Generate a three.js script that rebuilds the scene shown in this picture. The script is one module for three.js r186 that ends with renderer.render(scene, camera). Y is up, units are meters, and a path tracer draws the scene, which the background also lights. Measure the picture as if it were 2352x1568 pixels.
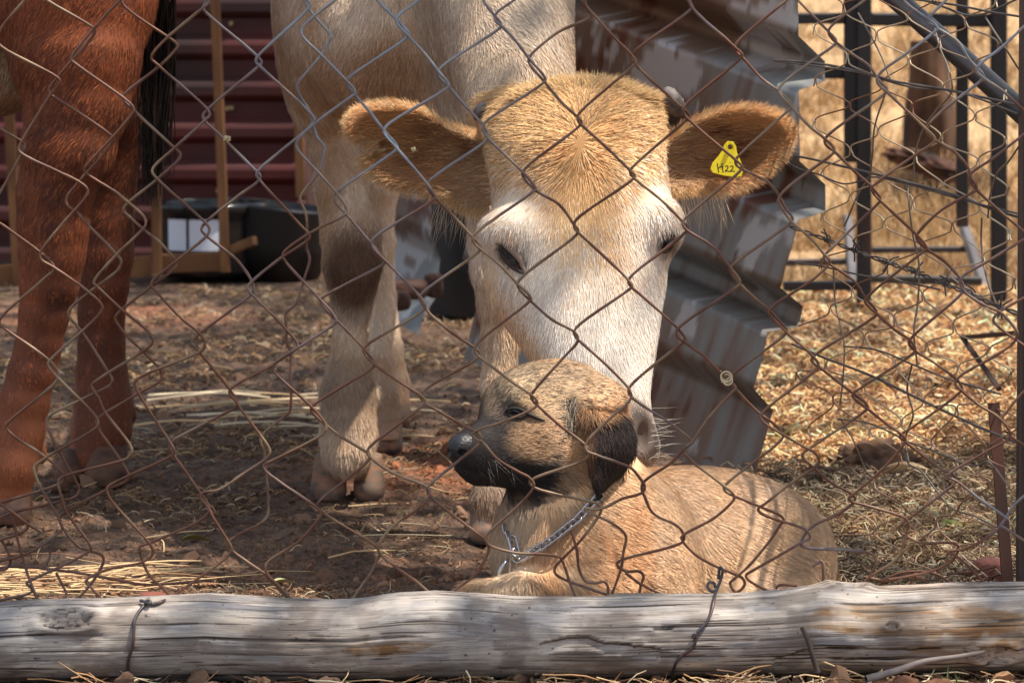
import * as THREE from 'three';
import { mergeGeometries } from 'three/addons/utils/BufferGeometryUtils.js';

// ------------------------------------------------------------------ camera, sky, sun, exposure
const scene = new THREE.Scene();
const F = 6842, EYE = new THREE.Vector3(0, 0.7, 3.2), PITCH = Math.atan(716 / F);
const camera = new THREE.PerspectiveCamera(2 * Math.atan(784 / F) * 180 / Math.PI, 1.5015, 0.1, 400);
camera.position.copy(EYE);
camera.rotation.x = -PITCH;
camera.focus = 3.52;
camera.userData.fStop = 13;
scene.add(camera);
const renderer = new THREE.WebGLRenderer({ antialias: true });
renderer.toneMapping = THREE.LinearToneMapping;
renderer.toneMappingExposure = 1.36;
renderer.shadowMap.enabled = true;
const SUN = new THREE.Vector3(0.40, 0.91, 0.07).normalize();
{
  const w = 256, h = 128, d = new Float32Array(w * h * 4);
  for (let j = 0; j < h; j++) for (let i = 0; i < w; i++) {
    const el = ((j + 0.5) / h - 0.5) * Math.PI, az = (i + 0.5) / w * 2 * Math.PI - Math.PI, k = (j * w + i) * 4;
    const u = Math.max(0, Math.sin(el)), t = Math.pow(u, 0.55);
    const dx = Math.cos(el) * Math.cos(az), dz = Math.cos(el) * Math.sin(az), c = dx * SUN.x + Math.sin(el) * SUN.y + dz * SUN.z;
    const g = 0.35 * Math.pow(Math.max(0, c), 6);
    d[k] = 0.98 * (1 - t) + 0.52 * t + g; d[k + 1] = 0.98 * (1 - t) + 0.66 * t + g * 0.95; d[k + 2] = 0.98 * (1 - t) + 0.9 * t + g * 0.85; d[k + 3] = 1;
    if (el < 0) { d[k] = 0.35; d[k + 1] = 0.29; d[k + 2] = 0.22; }
  }
  const sky = new THREE.DataTexture(d, w, h, THREE.RGBAFormat, THREE.FloatType);
  sky.mapping = THREE.EquirectangularReflectionMapping;
  sky.magFilter = THREE.LinearFilter;
  sky.needsUpdate = true;
  scene.background = sky;
  scene.environment = sky;
  scene.environmentIntensity = 0.66;
  scene.backgroundIntensity = 0.66;
}
const sun = new THREE.DirectionalLight(0xfff5e8, 4.8);
sun.position.copy(SUN).multiplyScalar(12);
sun.castShadow = true;
sun.shadow.mapSize.set(4096, 4096);
Object.assign(sun.shadow.camera, { left: -6, right: 6, top: 6, bottom: -6, near: 1, far: 40 });
scene.add(sun);

// ------------------------------------------------------------------ helpers
let seed = 1234567;
const rnd = () => { seed = (seed + 0x6d2b79f5) | 0; let t = Math.imul(seed ^ (seed >>> 15), 1 | seed); t = (t + Math.imul(t ^ (t >>> 7), 61 | t)) ^ t; return ((t ^ (t >>> 14)) >>> 0) / 4294967296; };
const rr = (a, b) => a + (b - a) * rnd();
const gauss = () => (rnd() + rnd() + rnd() + rnd() - 2) * 1.0;
const clamp = (x, a = 0, b = 1) => Math.min(b, Math.max(a, x));
const mix = (a, b, t) => a + (b - a) * t;
const ss = (a, b, x) => { const t = clamp((x - a) / (b - a)); return t * t * (3 - 2 * t); };
const mixc = (a, b, t) => [mix(a[0], b[0], t), mix(a[1], b[1], t), mix(a[2], b[2], t)];
const lin1 = (c) => { c /= 255; return c <= 0.04045 ? c / 12.92 : Math.pow((c + 0.055) / 1.055, 2.4); };
const rgb = (r, g, b) => [lin1(r), lin1(g), lin1(b)];                  // sRGB bytes -> linear
const hash = (x, y, z) => { let h = Math.imul(x, 374761393) ^ Math.imul(y, 668265263) ^ Math.imul(z, 1274126177); h = Math.imul(h ^ (h >>> 13), 1274126177); return ((h ^ (h >>> 16)) >>> 0) / 4294967296; };
function vnoise(x, y, z) {
  const i = Math.floor(x), j = Math.floor(y), k = Math.floor(z);
  let u = x - i, v = y - j, w = z - k;
  u = u * u * (3 - 2 * u); v = v * v * (3 - 2 * v); w = w * w * (3 - 2 * w);
  const a = mix(mix(hash(i, j, k), hash(i + 1, j, k), u), mix(hash(i, j + 1, k), hash(i + 1, j + 1, k), u), v);
  const b = mix(mix(hash(i, j, k + 1), hash(i + 1, j, k + 1), u), mix(hash(i, j + 1, k + 1), hash(i + 1, j + 1, k + 1), u), v);
  return mix(a, b, w) * 2 - 1;
}
const fbm = (x, y, z, n = 4) => { let s = 0, a = 0.5; for (let i = 0; i < n; i++) { s += a * vnoise(x, y, z); x *= 2.03; y *= 2.03; z *= 2.03; a *= 0.5; } return s; };
// table lookup: rows [key, ...values]
function lut(rows, k, c = 1) {
  if (k <= rows[0][0]) return rows[0][c];
  for (let i = 1; i < rows.length; i++) if (k <= rows[i][0]) { const t = (k - rows[i - 1][0]) / (rows[i][0] - rows[i - 1][0]); return mix(rows[i - 1][c], rows[i][c], t); }
  return rows[rows.length - 1][c];
}
const CP = Math.cos(PITCH), SP = Math.sin(PITCH);
function rayDir(px, py) { const x = (px - 1176) / F, y = (784 - py) / F; return [x, y * CP - SP, -(CP + y * SP)]; }
// the point at distance plane z that was measured at (px, py) on the 2352 px wide print
function P(px, py, z) { const d = rayDir(px, py), t = (z - EYE.z) / d[2]; return [d[0] * t, EYE.y + d[1] * t, z]; }
function PV(px, py, z) { return new THREE.Vector3(...P(px, py, z)); }
const mpp = (z) => (EYE.z - z) / F;                                      // metres per print pixel at plane z
function hit(f, px, py, t0 = 2.2, t1 = 7) {                                // first surface point of a distance field
  const d = rayDir(px, py), n = Math.hypot(...d);
  let t = t0;
  for (let i = 0; i < 400 && t < t1; i++) {
    const p = [d[0] * t / n, EYE.y + d[1] * t / n, EYE.z + d[2] * t / n], v = f(p[0], p[1], p[2]);
    if (v < 0.0006) return p;
    t += Math.max(v * 0.6, 0.0008);
  }
  return null;
}
const names = {};
function numbered(name) { const n = names[name] = (names[name] ?? -1) + 1; return n ? name + '_' + String(n).padStart(3, '0') : name; }
function tag(o, label, category, group) { o.userData.label = label; o.userData.category = category; if (group) o.userData.group = group; return o; }
function thing(name, label, category, pos, group) {
  const o = new THREE.Group(); o.name = numbered(name); o.position.set(...pos); scene.add(o);
  return tag(o, label, category, group);
}
function part(parent, name, geo, mat, label) {                            // geo given in world space
  const g = geo.clone();
  for (let q = parent; q && q !== scene; q = q.parent) g.translate(-q.position.x, -q.position.y, -q.position.z);
  const m = new THREE.Mesh(g, mat); m.name = name; m.castShadow = m.receiveShadow = true; parent.add(m);
  if (label) m.userData.label = label;
  return m;
}
function single(name, geo, mat, label, category, pos, group) {             // a thing of one mesh
  const g = geo.clone(); g.translate(-pos[0], -pos[1], -pos[2]);
  const m = new THREE.Mesh(g, mat); m.name = numbered(name); m.position.set(...pos); m.castShadow = m.receiveShadow = true; scene.add(m);
  return tag(m, label, category, group);
}
function struct(name, geo, mat, parent = scene) {
  const m = new THREE.Mesh(geo, mat); m.name = name; m.castShadow = m.receiveShadow = true; parent.add(m);
  if (parent === scene) m.userData.kind = 'structure';
  return m;
}
function paint(geo, fn) {                                                  // vertex colours, linear
  const p = geo.attributes.position, n = geo.attributes.normal, c = new Float32Array(p.count * 3);
  for (let i = 0; i < p.count; i++) { const q = fn(p.getX(i), p.getY(i), p.getZ(i), n.getX(i), n.getY(i), n.getZ(i)); c[i * 3] = q[0]; c[i * 3 + 1] = q[1]; c[i * 3 + 2] = q[2]; }
  geo.setAttribute('color', new THREE.BufferAttribute(c, 3));
  return geo;
}
const mat = (o) => new THREE.MeshStandardMaterial({ roughness: 0.8, side: THREE.DoubleSide, ...o });
const vmat = (o) => mat({ vertexColors: true, ...o });
const flatc = (c) => new THREE.Color().setRGB(...c);

// tileable noise texture: fn(u, v) of periodic fractal noise -> bytes
function noiseTex(n, fn, srgb) {
  const d = new Uint8Array(n * n * 4), per = (x, y, f, s) => { const X = x * f, Y = y * f, i = Math.floor(X), j = Math.floor(Y); let u = X - i, v = Y - j; u = u * u * (3 - 2 * u); v = v * v * (3 - 2 * v); const h = (a, b) => hash(((a % f) + f) % f, ((b % f) + f) % f, s); return mix(mix(h(i, j), h(i + 1, j), u), mix(h(i, j + 1), h(i + 1, j + 1), u), v) * 2 - 1; };
  for (let j = 0; j < n; j++) for (let i = 0; i < n; i++) { const c = fn((f, s) => per(i / n, j / n, f, s)), k = (j * n + i) * 4; for (let q = 0; q < 3; q++) d[k + q] = clamp(c[q], 0, 1) * 255; d[k + 3] = 255; }
  const t = new THREE.DataTexture(d, n, n); t.wrapS = t.wrapT = THREE.RepeatWrapping; t.magFilter = THREE.LinearFilter; if (srgb) t.colorSpace = THREE.SRGBColorSpace; t.needsUpdate = true; return t;
}
// round wire along points [[x,y,z], ...]; radius r or r(t); smooth = rounded corners
function wireGeo(pts, r, { step = 0.004, sides = 6, tension = 0.35, smooth = true } = {}) {
  const v = pts.map((p) => new THREE.Vector3(...p));
  let path;
  if (smooth && v.length > 2) {
    const c = new THREE.CatmullRomCurve3(v, false, 'centripetal', tension), L = c.getLength();
    path = c.getPoints(Math.max(v.length * 3, Math.ceil(L / step)));
  } else path = v;
  const n = path.length, pos = new Float32Array(n * sides * 3 + 6), nor = new Float32Array(n * sides * 3 + 6), idx = [], uv = new Float32Array((n * sides + 2) * 2);
  let T = new THREE.Vector3(), N = new THREE.Vector3(), B = new THREE.Vector3(), L = 0;
  T.subVectors(path[1], path[0]).normalize();
  N.set(Math.abs(T.y) < 0.9 ? 0 : 1, Math.abs(T.y) < 0.9 ? 1 : 0, 0).cross(T).normalize();
  for (let i = 0; i < n; i++) {
    T.subVectors(path[Math.min(i + 1, n - 1)], path[Math.max(i - 1, 0)]).normalize();
    N.addScaledVector(T, -N.dot(T)).normalize(); B.crossVectors(T, N);
    if (i) L += path[i].distanceTo(path[i - 1]);
    const R = typeof r === 'function' ? r(i / (n - 1)) : r;
    for (let s = 0; s < sides; s++) {
      const a = s / sides * 2 * Math.PI, c = Math.cos(a), q = Math.sin(a), k = (i * sides + s) * 3;
      const x = N.x * c + B.x * q, y = N.y * c + B.y * q, z = N.z * c + B.z * q;
      pos[k] = path[i].x + x * R; pos[k + 1] = path[i].y + y * R; pos[k + 2] = path[i].z + z * R; nor[k] = x; nor[k + 1] = y; nor[k + 2] = z;
      uv[(i * sides + s) * 2] = L; uv[(i * sides + s) * 2 + 1] = s / sides;
      if (i < n - 1) { const a0 = i * sides + s, a1 = i * sides + (s + 1) % sides, b0 = a0 + sides, b1 = a1 + sides; idx.push(a0, a1, b0, a1, b1, b0); }
    }
  }
  const e = n * sides;
  for (const [at, i, d] of [[e, 0, -1], [e + 1, n - 1, 1]]) {
    pos.set([path[i].x, path[i].y, path[i].z], at * 3); nor.set([T.x * d, T.y * d, T.z * d], at * 3);
    for (let s = 0; s < sides; s++) idx.push(at, i * sides + s, i * sides + (s + 1) % sides);
  }
  const g = new THREE.BufferGeometry();
  g.setAttribute('position', new THREE.BufferAttribute(pos, 3)); g.setAttribute('normal', new THREE.BufferAttribute(nor, 3)); g.setAttribute('uv', new THREE.BufferAttribute(uv, 2)); g.setIndex(idx);
  return g;
}
// box between two points with a square section w x h, softly chamfered
function barGeo(a, b, w, h, up = [0, 1, 0], ch = 0.12) {
  const A = new THREE.Vector3(...a), B = new THREE.Vector3(...b), d = B.clone().sub(A), L = d.length(); d.normalize();
  const u = new THREE.Vector3(...up); if (Math.abs(u.dot(d)) > 0.95) u.set(0, 0, 1);
  const s = new THREE.Vector3().crossVectors(u, d).normalize(); u.crossVectors(d, s).normalize();
  const c = Math.min(w, h) * ch, sh = new THREE.Shape();
  sh.moveTo(-w / 2 + c, -h / 2); sh.lineTo(w / 2 - c, -h / 2); sh.lineTo(w / 2, -h / 2 + c); sh.lineTo(w / 2, h / 2 - c); sh.lineTo(w / 2 - c, h / 2); sh.lineTo(-w / 2 + c, h / 2); sh.lineTo(-w / 2, h / 2 - c); sh.lineTo(-w / 2, -h / 2 + c); sh.closePath();
  const g = new THREE.ExtrudeGeometry(sh, { depth: L, steps: Math.max(1, Math.round(L / 0.06)), bevelEnabled: false });
  g.applyMatrix4(new THREE.Matrix4().makeBasis(s, u, d).setPosition(A));
  return g;
}

// ---------------------------------------------------------------- distance fields and their meshes
const smin = (a, b, k) => { const h = Math.max(k - Math.abs(a - b), 0) / k; return Math.min(a, b) - h * h * k * 0.25; };
const smax = (a, b, k) => -smin(-a, -b, k);
function cone(a, b, ra, rb, k = 0.03) {
  const [ax, ay, az] = a, bx = b[0] - ax, by = b[1] - ay, bz = b[2] - az, L = bx * bx + by * by + bz * bz;
  return { k, c: [ax + bx / 2, ay + by / 2, az + bz / 2], R: Math.sqrt(L) / 2 + Math.max(ra, rb), f: (x, y, z) => { x -= ax; y -= ay; z -= az; const t = clamp((x * bx + y * by + z * bz) / L); return Math.hypot(x - bx * t, y - by * t, z - bz * t) - (ra + (rb - ra) * t); } };
}
function ell(c, r, k = 0.03, rot = [0, 0, 0]) {
  const m = new THREE.Matrix3().setFromMatrix4(new THREE.Matrix4().makeRotationFromEuler(new THREE.Euler(...rot)).transpose()).elements, [rx, ry, rz] = r;
  return { k, c, R: Math.max(rx, ry, rz), f: (x, y, z) => {
    x -= c[0]; y -= c[1]; z -= c[2];
    const u = (m[0] * x + m[3] * y + m[6] * z) / rx, v = (m[1] * x + m[4] * y + m[7] * z) / ry, w = (m[2] * x + m[5] * y + m[8] * z) / rz;
    const k0 = Math.hypot(u, v, w), k1 = Math.hypot(u / rx, v / ry, w / rz);
    return k1 < 1e-9 ? -Math.min(rx, ry, rz) : k0 * (k0 - 1) / k1;
  } };
}
// a chain of joints [px, py, z, radius in print px] -> cones
function limb(rows, k = 0.02) {
  const o = [];
  for (let i = 1; i < rows.length; i++) { const a = rows[i - 1], b = rows[i]; o.push(cone(P(a[0], a[1], a[2]), P(b[0], b[1], b[2]), a[3] * mpp(a[2]), b[3] * mpp(b[2]), i === 1 ? k : 0.012)); }
  return o;
}
const field = (prims) => (x, y, z) => { let d = 9; for (let i = 0; i < prims.length; i++) { const q = prims[i], e = x - q.c[0], g = y - q.c[1], h = z - q.c[2], s = d + q.k + q.R; if (s > 0 && e * e + g * g + h * h < s * s) d = smin(d, q.f(x, y, z), q.k); } return d; };
function meshField(f, lo, hi, h) {
  const nx = Math.ceil((hi[0] - lo[0]) / h) + 1, ny = Math.ceil((hi[1] - lo[1]) / h) + 1, nz = Math.ceil((hi[2] - lo[2]) / h) + 1, B = 8;
  const val = new Float32Array(nx * ny * nz).fill(NaN), id = (i, j, k) => i + nx * (j + ny * k), cells = [];
  const at = (i, j, k) => { const q = id(i, j, k); let v = val[q]; if (v !== v) v = val[q] = f(lo[0] + i * h, lo[1] + j * h, lo[2] + k * h); return v; };
  for (let K = 0; K < nz - 1; K += B) for (let J = 0; J < ny - 1; J += B) for (let I = 0; I < nx - 1; I += B) {
    if (Math.abs(f(lo[0] + (I + B / 2) * h, lo[1] + (J + B / 2) * h, lo[2] + (K + B / 2) * h)) > B * h * 1.35 + h) continue;
    for (let k = K; k < Math.min(K + B, nz - 1); k++) for (let j = J; j < Math.min(J + B, ny - 1); j++) for (let i = I; i < Math.min(I + B, nx - 1); i++) {
      let m = 0;
      for (let c = 0; c < 8; c++) if (at(i + (c & 1), j + (c >> 1 & 1), k + (c >> 2)) < 0) m++;
      if (m && m < 8) cells.push(i, j, k);
    }
  }
  const vid = new Map(), pos = [], E = [[0, 1], [2, 3], [4, 5], [6, 7], [0, 2], [1, 3], [4, 6], [5, 7], [0, 4], [1, 5], [2, 6], [3, 7]], v8 = new Float64Array(8);
  for (let q = 0; q < cells.length; q += 3) {
    const i = cells[q], j = cells[q + 1], k = cells[q + 2];
    let x = 0, y = 0, z = 0, n = 0;
    for (let c = 0; c < 8; c++) v8[c] = at(i + (c & 1), j + (c >> 1 & 1), k + (c >> 2));
    for (const [a, b] of E) if ((v8[a] < 0) !== (v8[b] < 0)) { const t = v8[a] / (v8[a] - v8[b]); x += mix(a & 1, b & 1, t); y += mix(a >> 1 & 1, b >> 1 & 1, t); z += mix(a >> 2, b >> 2, t); n++; }
    vid.set(id(i, j, k), pos.length / 3);
    pos.push(lo[0] + (i + x / n) * h, lo[1] + (j + y / n) * h, lo[2] + (k + z / n) * h);
  }
  const idx = [];
  for (let q = 0; q < cells.length; q += 3) {
    const i = cells[q], j = cells[q + 1], k = cells[q + 2], v0 = val[id(i, j, k)];
    for (let a = 0; a < 3; a++) {
      const b = (a + 1) % 3, c = (a + 2) % 3, d = [0, 0, 0]; d[a] = 1;
      const v1 = val[id(i + d[0], j + d[1], k + d[2])];
      if ((v0 < 0) === (v1 < 0)) continue;
      const o = [i, j, k], g = (s, t) => { const w = o.slice(); w[b] -= s; w[c] -= t; return vid.get(id(w[0], w[1], w[2])); };
      const A = g(0, 0), Bv = g(1, 0), C = g(1, 1), D = g(0, 1);
      if (A === undefined || Bv === undefined || C === undefined || D === undefined) continue;
      if (v0 < 0) idx.push(A, Bv, C, A, C, D); else idx.push(A, C, Bv, A, D, C);
    }
  }
  const nor = new Float32Array(pos.length), e = h * 0.6;
  for (let q = 0; q < pos.length; q += 3) {
    const x = pos[q], y = pos[q + 1], z = pos[q + 2];
    const a = f(x + e, y, z) - f(x - e, y, z), b = f(x, y + e, z) - f(x, y - e, z), c = f(x, y, z + e) - f(x, y, z - e), L = Math.hypot(a, b, c) || 1;
    nor[q] = a / L; nor[q + 1] = b / L; nor[q + 2] = c / L;
  }
  const g = new THREE.BufferGeometry();
  g.setAttribute('position', new THREE.BufferAttribute(new Float32Array(pos), 3)); g.setAttribute('normal', new THREE.BufferAttribute(nor, 3)); g.setIndex(idx);
  return g;
}

// ------------------------------------------------------------------ hair
function bladeGeo(bend = 0.22, segs = 3, taper = 1) {                    // a flat tapered hair along +y, curling towards +z
  const pos = [], nor = [], idx = [];
  for (let i = 0; i < segs; i++) { const t = i / segs, w = 0.5 * (1 - 0.55 * t * taper), z = bend * t * t; pos.push(-w, t, z, w, t, z); nor.push(-0.4, 0, 1, 0.4, 0, 1); }
  pos.push(0, 1, bend); nor.push(0, 0, 1);
  for (let i = 0; i < segs - 1; i++) idx.push(i * 2, i * 2 + 1, i * 2 + 2, i * 2 + 1, i * 2 + 3, i * 2 + 2);
  idx.push(segs * 2 - 2, segs * 2 - 1, segs * 2);
  const g = new THREE.BufferGeometry();
  g.setAttribute('position', new THREE.BufferAttribute(new Float32Array(pos), 3)); g.setAttribute('normal', new THREE.BufferAttribute(new Float32Array(nor), 3)); g.setIndex(idx);
  return g;
}
const HAIR = bladeGeo(-0.05, 3);
const hairMat = new THREE.MeshStandardMaterial({ roughness: 0.62, side: THREE.DoubleSide });
// gather hairs rooted on a mesh. opt(p, n) -> null or { n: hairs per square metre, len, w, dir: [x,y,z], lift, c: [r,g,b] }
function growHair(list, geo, opt, { facing = -0.4 } = {}) {
  const p = geo.attributes.position.array, nn = geo.attributes.normal.array, ix = geo.index.array;
  for (let t = 0; t < ix.length; t += 3) {
    const a = ix[t] * 3, b = ix[t + 1] * 3, c = ix[t + 2] * 3;
    const ux = p[b] - p[a], uy = p[b + 1] - p[a + 1], uz = p[b + 2] - p[a + 2], wx = p[c] - p[a], wy = p[c + 1] - p[a + 1], wz = p[c + 2] - p[a + 2];
    const area = 0.5 * Math.hypot(uy * wz - uz * wy, uz * wx - ux * wz, ux * wy - uy * wx);
    const vx = EYE.x - p[a], vy = EYE.y - p[a + 1], vz = EYE.z - p[a + 2], vl = Math.hypot(vx, vy, vz);
    if ((nn[a] * vx + nn[a + 1] * vy + nn[a + 2] * vz) / vl < facing) continue;
    const mid = [(p[a] + p[b] + p[c]) / 3, (p[a + 1] + p[b + 1] + p[c + 1]) / 3, (p[a + 2] + p[b + 2] + p[c + 2]) / 3];
    const o = opt(mid, [nn[a], nn[a + 1], nn[a + 2]]);
    if (!o || !o.n) continue;
    let n = area * o.n; n = Math.floor(n) + (rnd() < n % 1 ? 1 : 0);
    for (let q = 0; q < n; q++) {
      let r1 = rnd(), r2 = rnd(); if (r1 + r2 > 1) { r1 = 1 - r1; r2 = 1 - r2; }
      const r0 = 1 - r1 - r2;
      let nx = nn[a] * r0 + nn[b] * r1 + nn[c] * r2, ny = nn[a + 1] * r0 + nn[b + 1] * r1 + nn[c + 1] * r2, nz = nn[a + 2] * r0 + nn[b + 2] * r1 + nn[c + 2] * r2;
      hair(list, [p[a] * r0 + p[b] * r1 + p[c] * r2, p[a + 1] * r0 + p[b + 1] * r1 + p[c + 1] * r2, p[a + 2] * r0 + p[b + 2] * r1 + p[c + 2] * r2], [nx, ny, nz], o);
    }
  }
}
function hair(list, p, n, o) {
  const s = o.spread ?? 0.25;
  let dx = o.dir[0] + gauss() * s, dy = o.dir[1] + gauss() * s, dz = o.dir[2] + gauss() * s;
  const nl = Math.hypot(...n) || 1, nx = n[0] / nl, ny = n[1] / nl, nz = n[2] / nl, dn = dx * nx + dy * ny + dz * nz;
  dx -= nx * dn; dy -= ny * dn; dz -= nz * dn;
  const dl = Math.hypot(dx, dy, dz) || 1, lift = o.lift * rr(0.6, 1.4);
  dx = dx / dl + nx * lift; dy = dy / dl + ny * lift; dz = dz / dl + nz * lift;
  const d2 = Math.hypot(dx, dy, dz), L = o.len * rr(0.65, 1.25), v = o.vary ?? 0.28, k = 1 + (rnd() + rnd() - 1) * v, h = (rnd() - 0.5) * 0.1;
  list.push(p[0] - nx * 0.0004, p[1] - ny * 0.0004, p[2] - nz * 0.0004, dx / d2, dy / d2, dz / d2, nx, ny, nz, L, o.w * rr(0.7, 1.3), o.c[0] * k * (1 + h), o.c[1] * k, o.c[2] * k * (1 - h));
}
function hairMesh(list, parent, name, material = hairMat, geo = HAIR) {
  const n = list.length / 14, m = new THREE.InstancedMesh(geo, material, n), M = new THREE.Matrix4(), c = new THREE.Color();
  const Y = new THREE.Vector3(), Z = new THREE.Vector3(), X = new THREE.Vector3();
  for (let i = 0; i < n; i++) {
    const k = i * 14;
    Y.set(list[k + 3], list[k + 4], list[k + 5]); Z.set(list[k + 6] + gauss() * 0.3, list[k + 7] + gauss() * 0.3, list[k + 8] + gauss() * 0.3);
    X.crossVectors(Y, Z).normalize(); Z.crossVectors(X, Y).normalize();
    const L = list[k + 9], w = list[k + 10];
    M.set(X.x * w, Y.x * L, Z.x * L, list[k] - parent.position.x, X.y * w, Y.y * L, Z.y * L, list[k + 1] - parent.position.y, X.z * w, Y.z * L, Z.z * L, list[k + 2] - parent.position.z, 0, 0, 0, 1);
    m.setMatrixAt(i, M); m.setColorAt(i, c.setRGB(list[k + 11], list[k + 12], list[k + 13]));
  }
  m.name = name; m.userData.kind = 'stuff'; m.castShadow = m.receiveShadow = true; parent.add(m);
  return m;
}
// scatter copies of a geometry as one uncountable stuff: items {p, q (quaternion) , s: [x,y,z], c}
function scatter(name, geo, material, items, label, category, parent = scene) {
  const m = new THREE.InstancedMesh(geo, material, items.length), M = new THREE.Matrix4(), c = new THREE.Color(), v = new THREE.Vector3(), s = new THREE.Vector3();
  items.forEach((o, i) => { m.setMatrixAt(i, M.compose(v.set(...o.p), o.q, s.set(...o.s))); m.setColorAt(i, c.setRGB(...o.c)); });
  m.name = name; m.userData.kind = 'stuff'; m.castShadow = m.receiveShadow = true; parent.add(m);
  if (label) m.userData.label = label;
  if (category) m.userData.category = category;
  return m;
}
const EU = new THREE.Euler(), quat = (x, y, z) => new THREE.Quaternion().setFromEuler(EU.set(x, y, z, 'YXZ'));

// where the sun comes through the crown: [x, y, z, radius] of the lit spot
const LEAVES = 16000;
const GAPS = [[-0.12, 0, -1.62, 0.17], [-0.16, 0, -0.98, 0.07], [-0.45, 0, -0.5, 0.13], [-0.62, 0, -0.54, 0.12], [-0.08, 0, -0.5, 0.07], [-0.95, 0, -4.1, 0.3], [-1.0, 0.62, -5.47, 0.1], [-0.72, 0.43, -5.47, 0.14], [-0.95, 0.27, -5.47, 0.12], [-1.4, 0.42, -5.47, 0.14], [-0.8, 0.75, -5.47, 0.12],
  [0.62, 0, -2.2, 0.5], [0.45, 0, -1.5, 0.2], [0.05, 0.62, -0.55, 0.10], [-0.18, 0.5, -0.5, 0.06], [0.26, 0.55, -0.5, 0.07], [-0.2, 0.25, -1.27, 0.07], [0.3, 0.24, -0.3, 0.05], [-0.58, 0.6, -1.0, 0.1], [-0.64, 0.35, -1.0, 0.06], [0.5, 0, -0.25, 0.08],
  [0.07, 0.5, -0.4, 0.2, 0.4], [0.26, 0.2, -0.28, 0.17, 0.2], [0.04, 0.26, -0.12, 0.12, 0.15], [-0.2, 0.5, -1.15, 0.24, 0.5], [-0.25, 0.2, -1.25, 0.12, 0.45], [0.3, 0.75, -1.55, 0.25, 0.4], [0.42, 0.08, 0.03, 0.2, 0.7]];
// ------------------------------------------------------------------ the ground
const bank = (x, z) => { const t = Math.max(0, -z - 5.6); return t < 9 ? 0.0145 * t * t : 0.0145 * 81 + 0.12 * (t - 9); };
const nearBump = (x, z) => 0.011 * fbm(x * 5, z * 5, 1.3, 3) + 0.007 * vnoise(x * 26, z * 26, 7) + 0.0045 * vnoise(x * 60, z * 60, 3);
function groundY(x, z) { const f = ss(-6, -4, z) * ss(2.6, 1.8, z) * ss(3.2, 2, Math.abs(x)); return nearBump(x, z) * f + bank(x, z) - 0.004; }
const strawy = (x, z) => ss(0.22, 0.5, x + 0.1 * vnoise(x * 3, z * 3, 2) + 0.06 * (z + 1)) + ss(-3.9, -4.6, z) * ss(-0.7, 0.1, x);
const sunOrange = (x, z) => ss(0.25, 0.02, Math.hypot((x + 0.13) * 0.8, (z + 1.6) * 0.55)) + 0.15 * ss(0.28, 0.05, Math.hypot((x + 0.2) * 0.7, (z + 0.6) * 0.9)) + 0.7 * ss(0.5, 0.1, Math.hypot(x + 0.95, z + 4.1)) + 0.8 * ss(0.2, 0.05, Math.hypot((x - 0.5) * 0.7, z + 0.25)) + 0.25 * ss(0.2, 0.02, Math.hypot((x + 0.5) * 0.6, z + 0.2));  // sunlit patches of earth painted into the soil colour
const SOIL = rgb(132, 102, 80), SOIL2 = rgb(92, 70, 55), ORANGE = rgb(160, 98, 64), LITTER = rgb(186, 142, 100), BANKC = rgb(224, 184, 134);
function soil(x, y, z) {
  const a = fbm(x * 7, z * 7, 0.5, 4), b = vnoise(x * 45, z * 45, 9), d = vnoise(x * 110, z * 110, 4);
  let c = mixc(SOIL, SOIL2, clamp(0.5 + a * 0.9 + b * 0.3));
  c = mixc(c, ORANGE, clamp(sunOrange(x, z) * (0.75 + 0.5 * b)));
  c = mixc(c, LITTER, clamp(strawy(x, z)) * clamp(0.4 + 0.5 * a + 0.35 * b));
  c = mixc(c, BANKC, ss(-4.6, -6.5, z) * ss(0.0, 0.5, x + 0.1 * (z + 6)));
  const k = 1 + 0.25 * d + 0.15 * b;
  return [c[0] * k, c[1] * k, c[2] * k];
}
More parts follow.
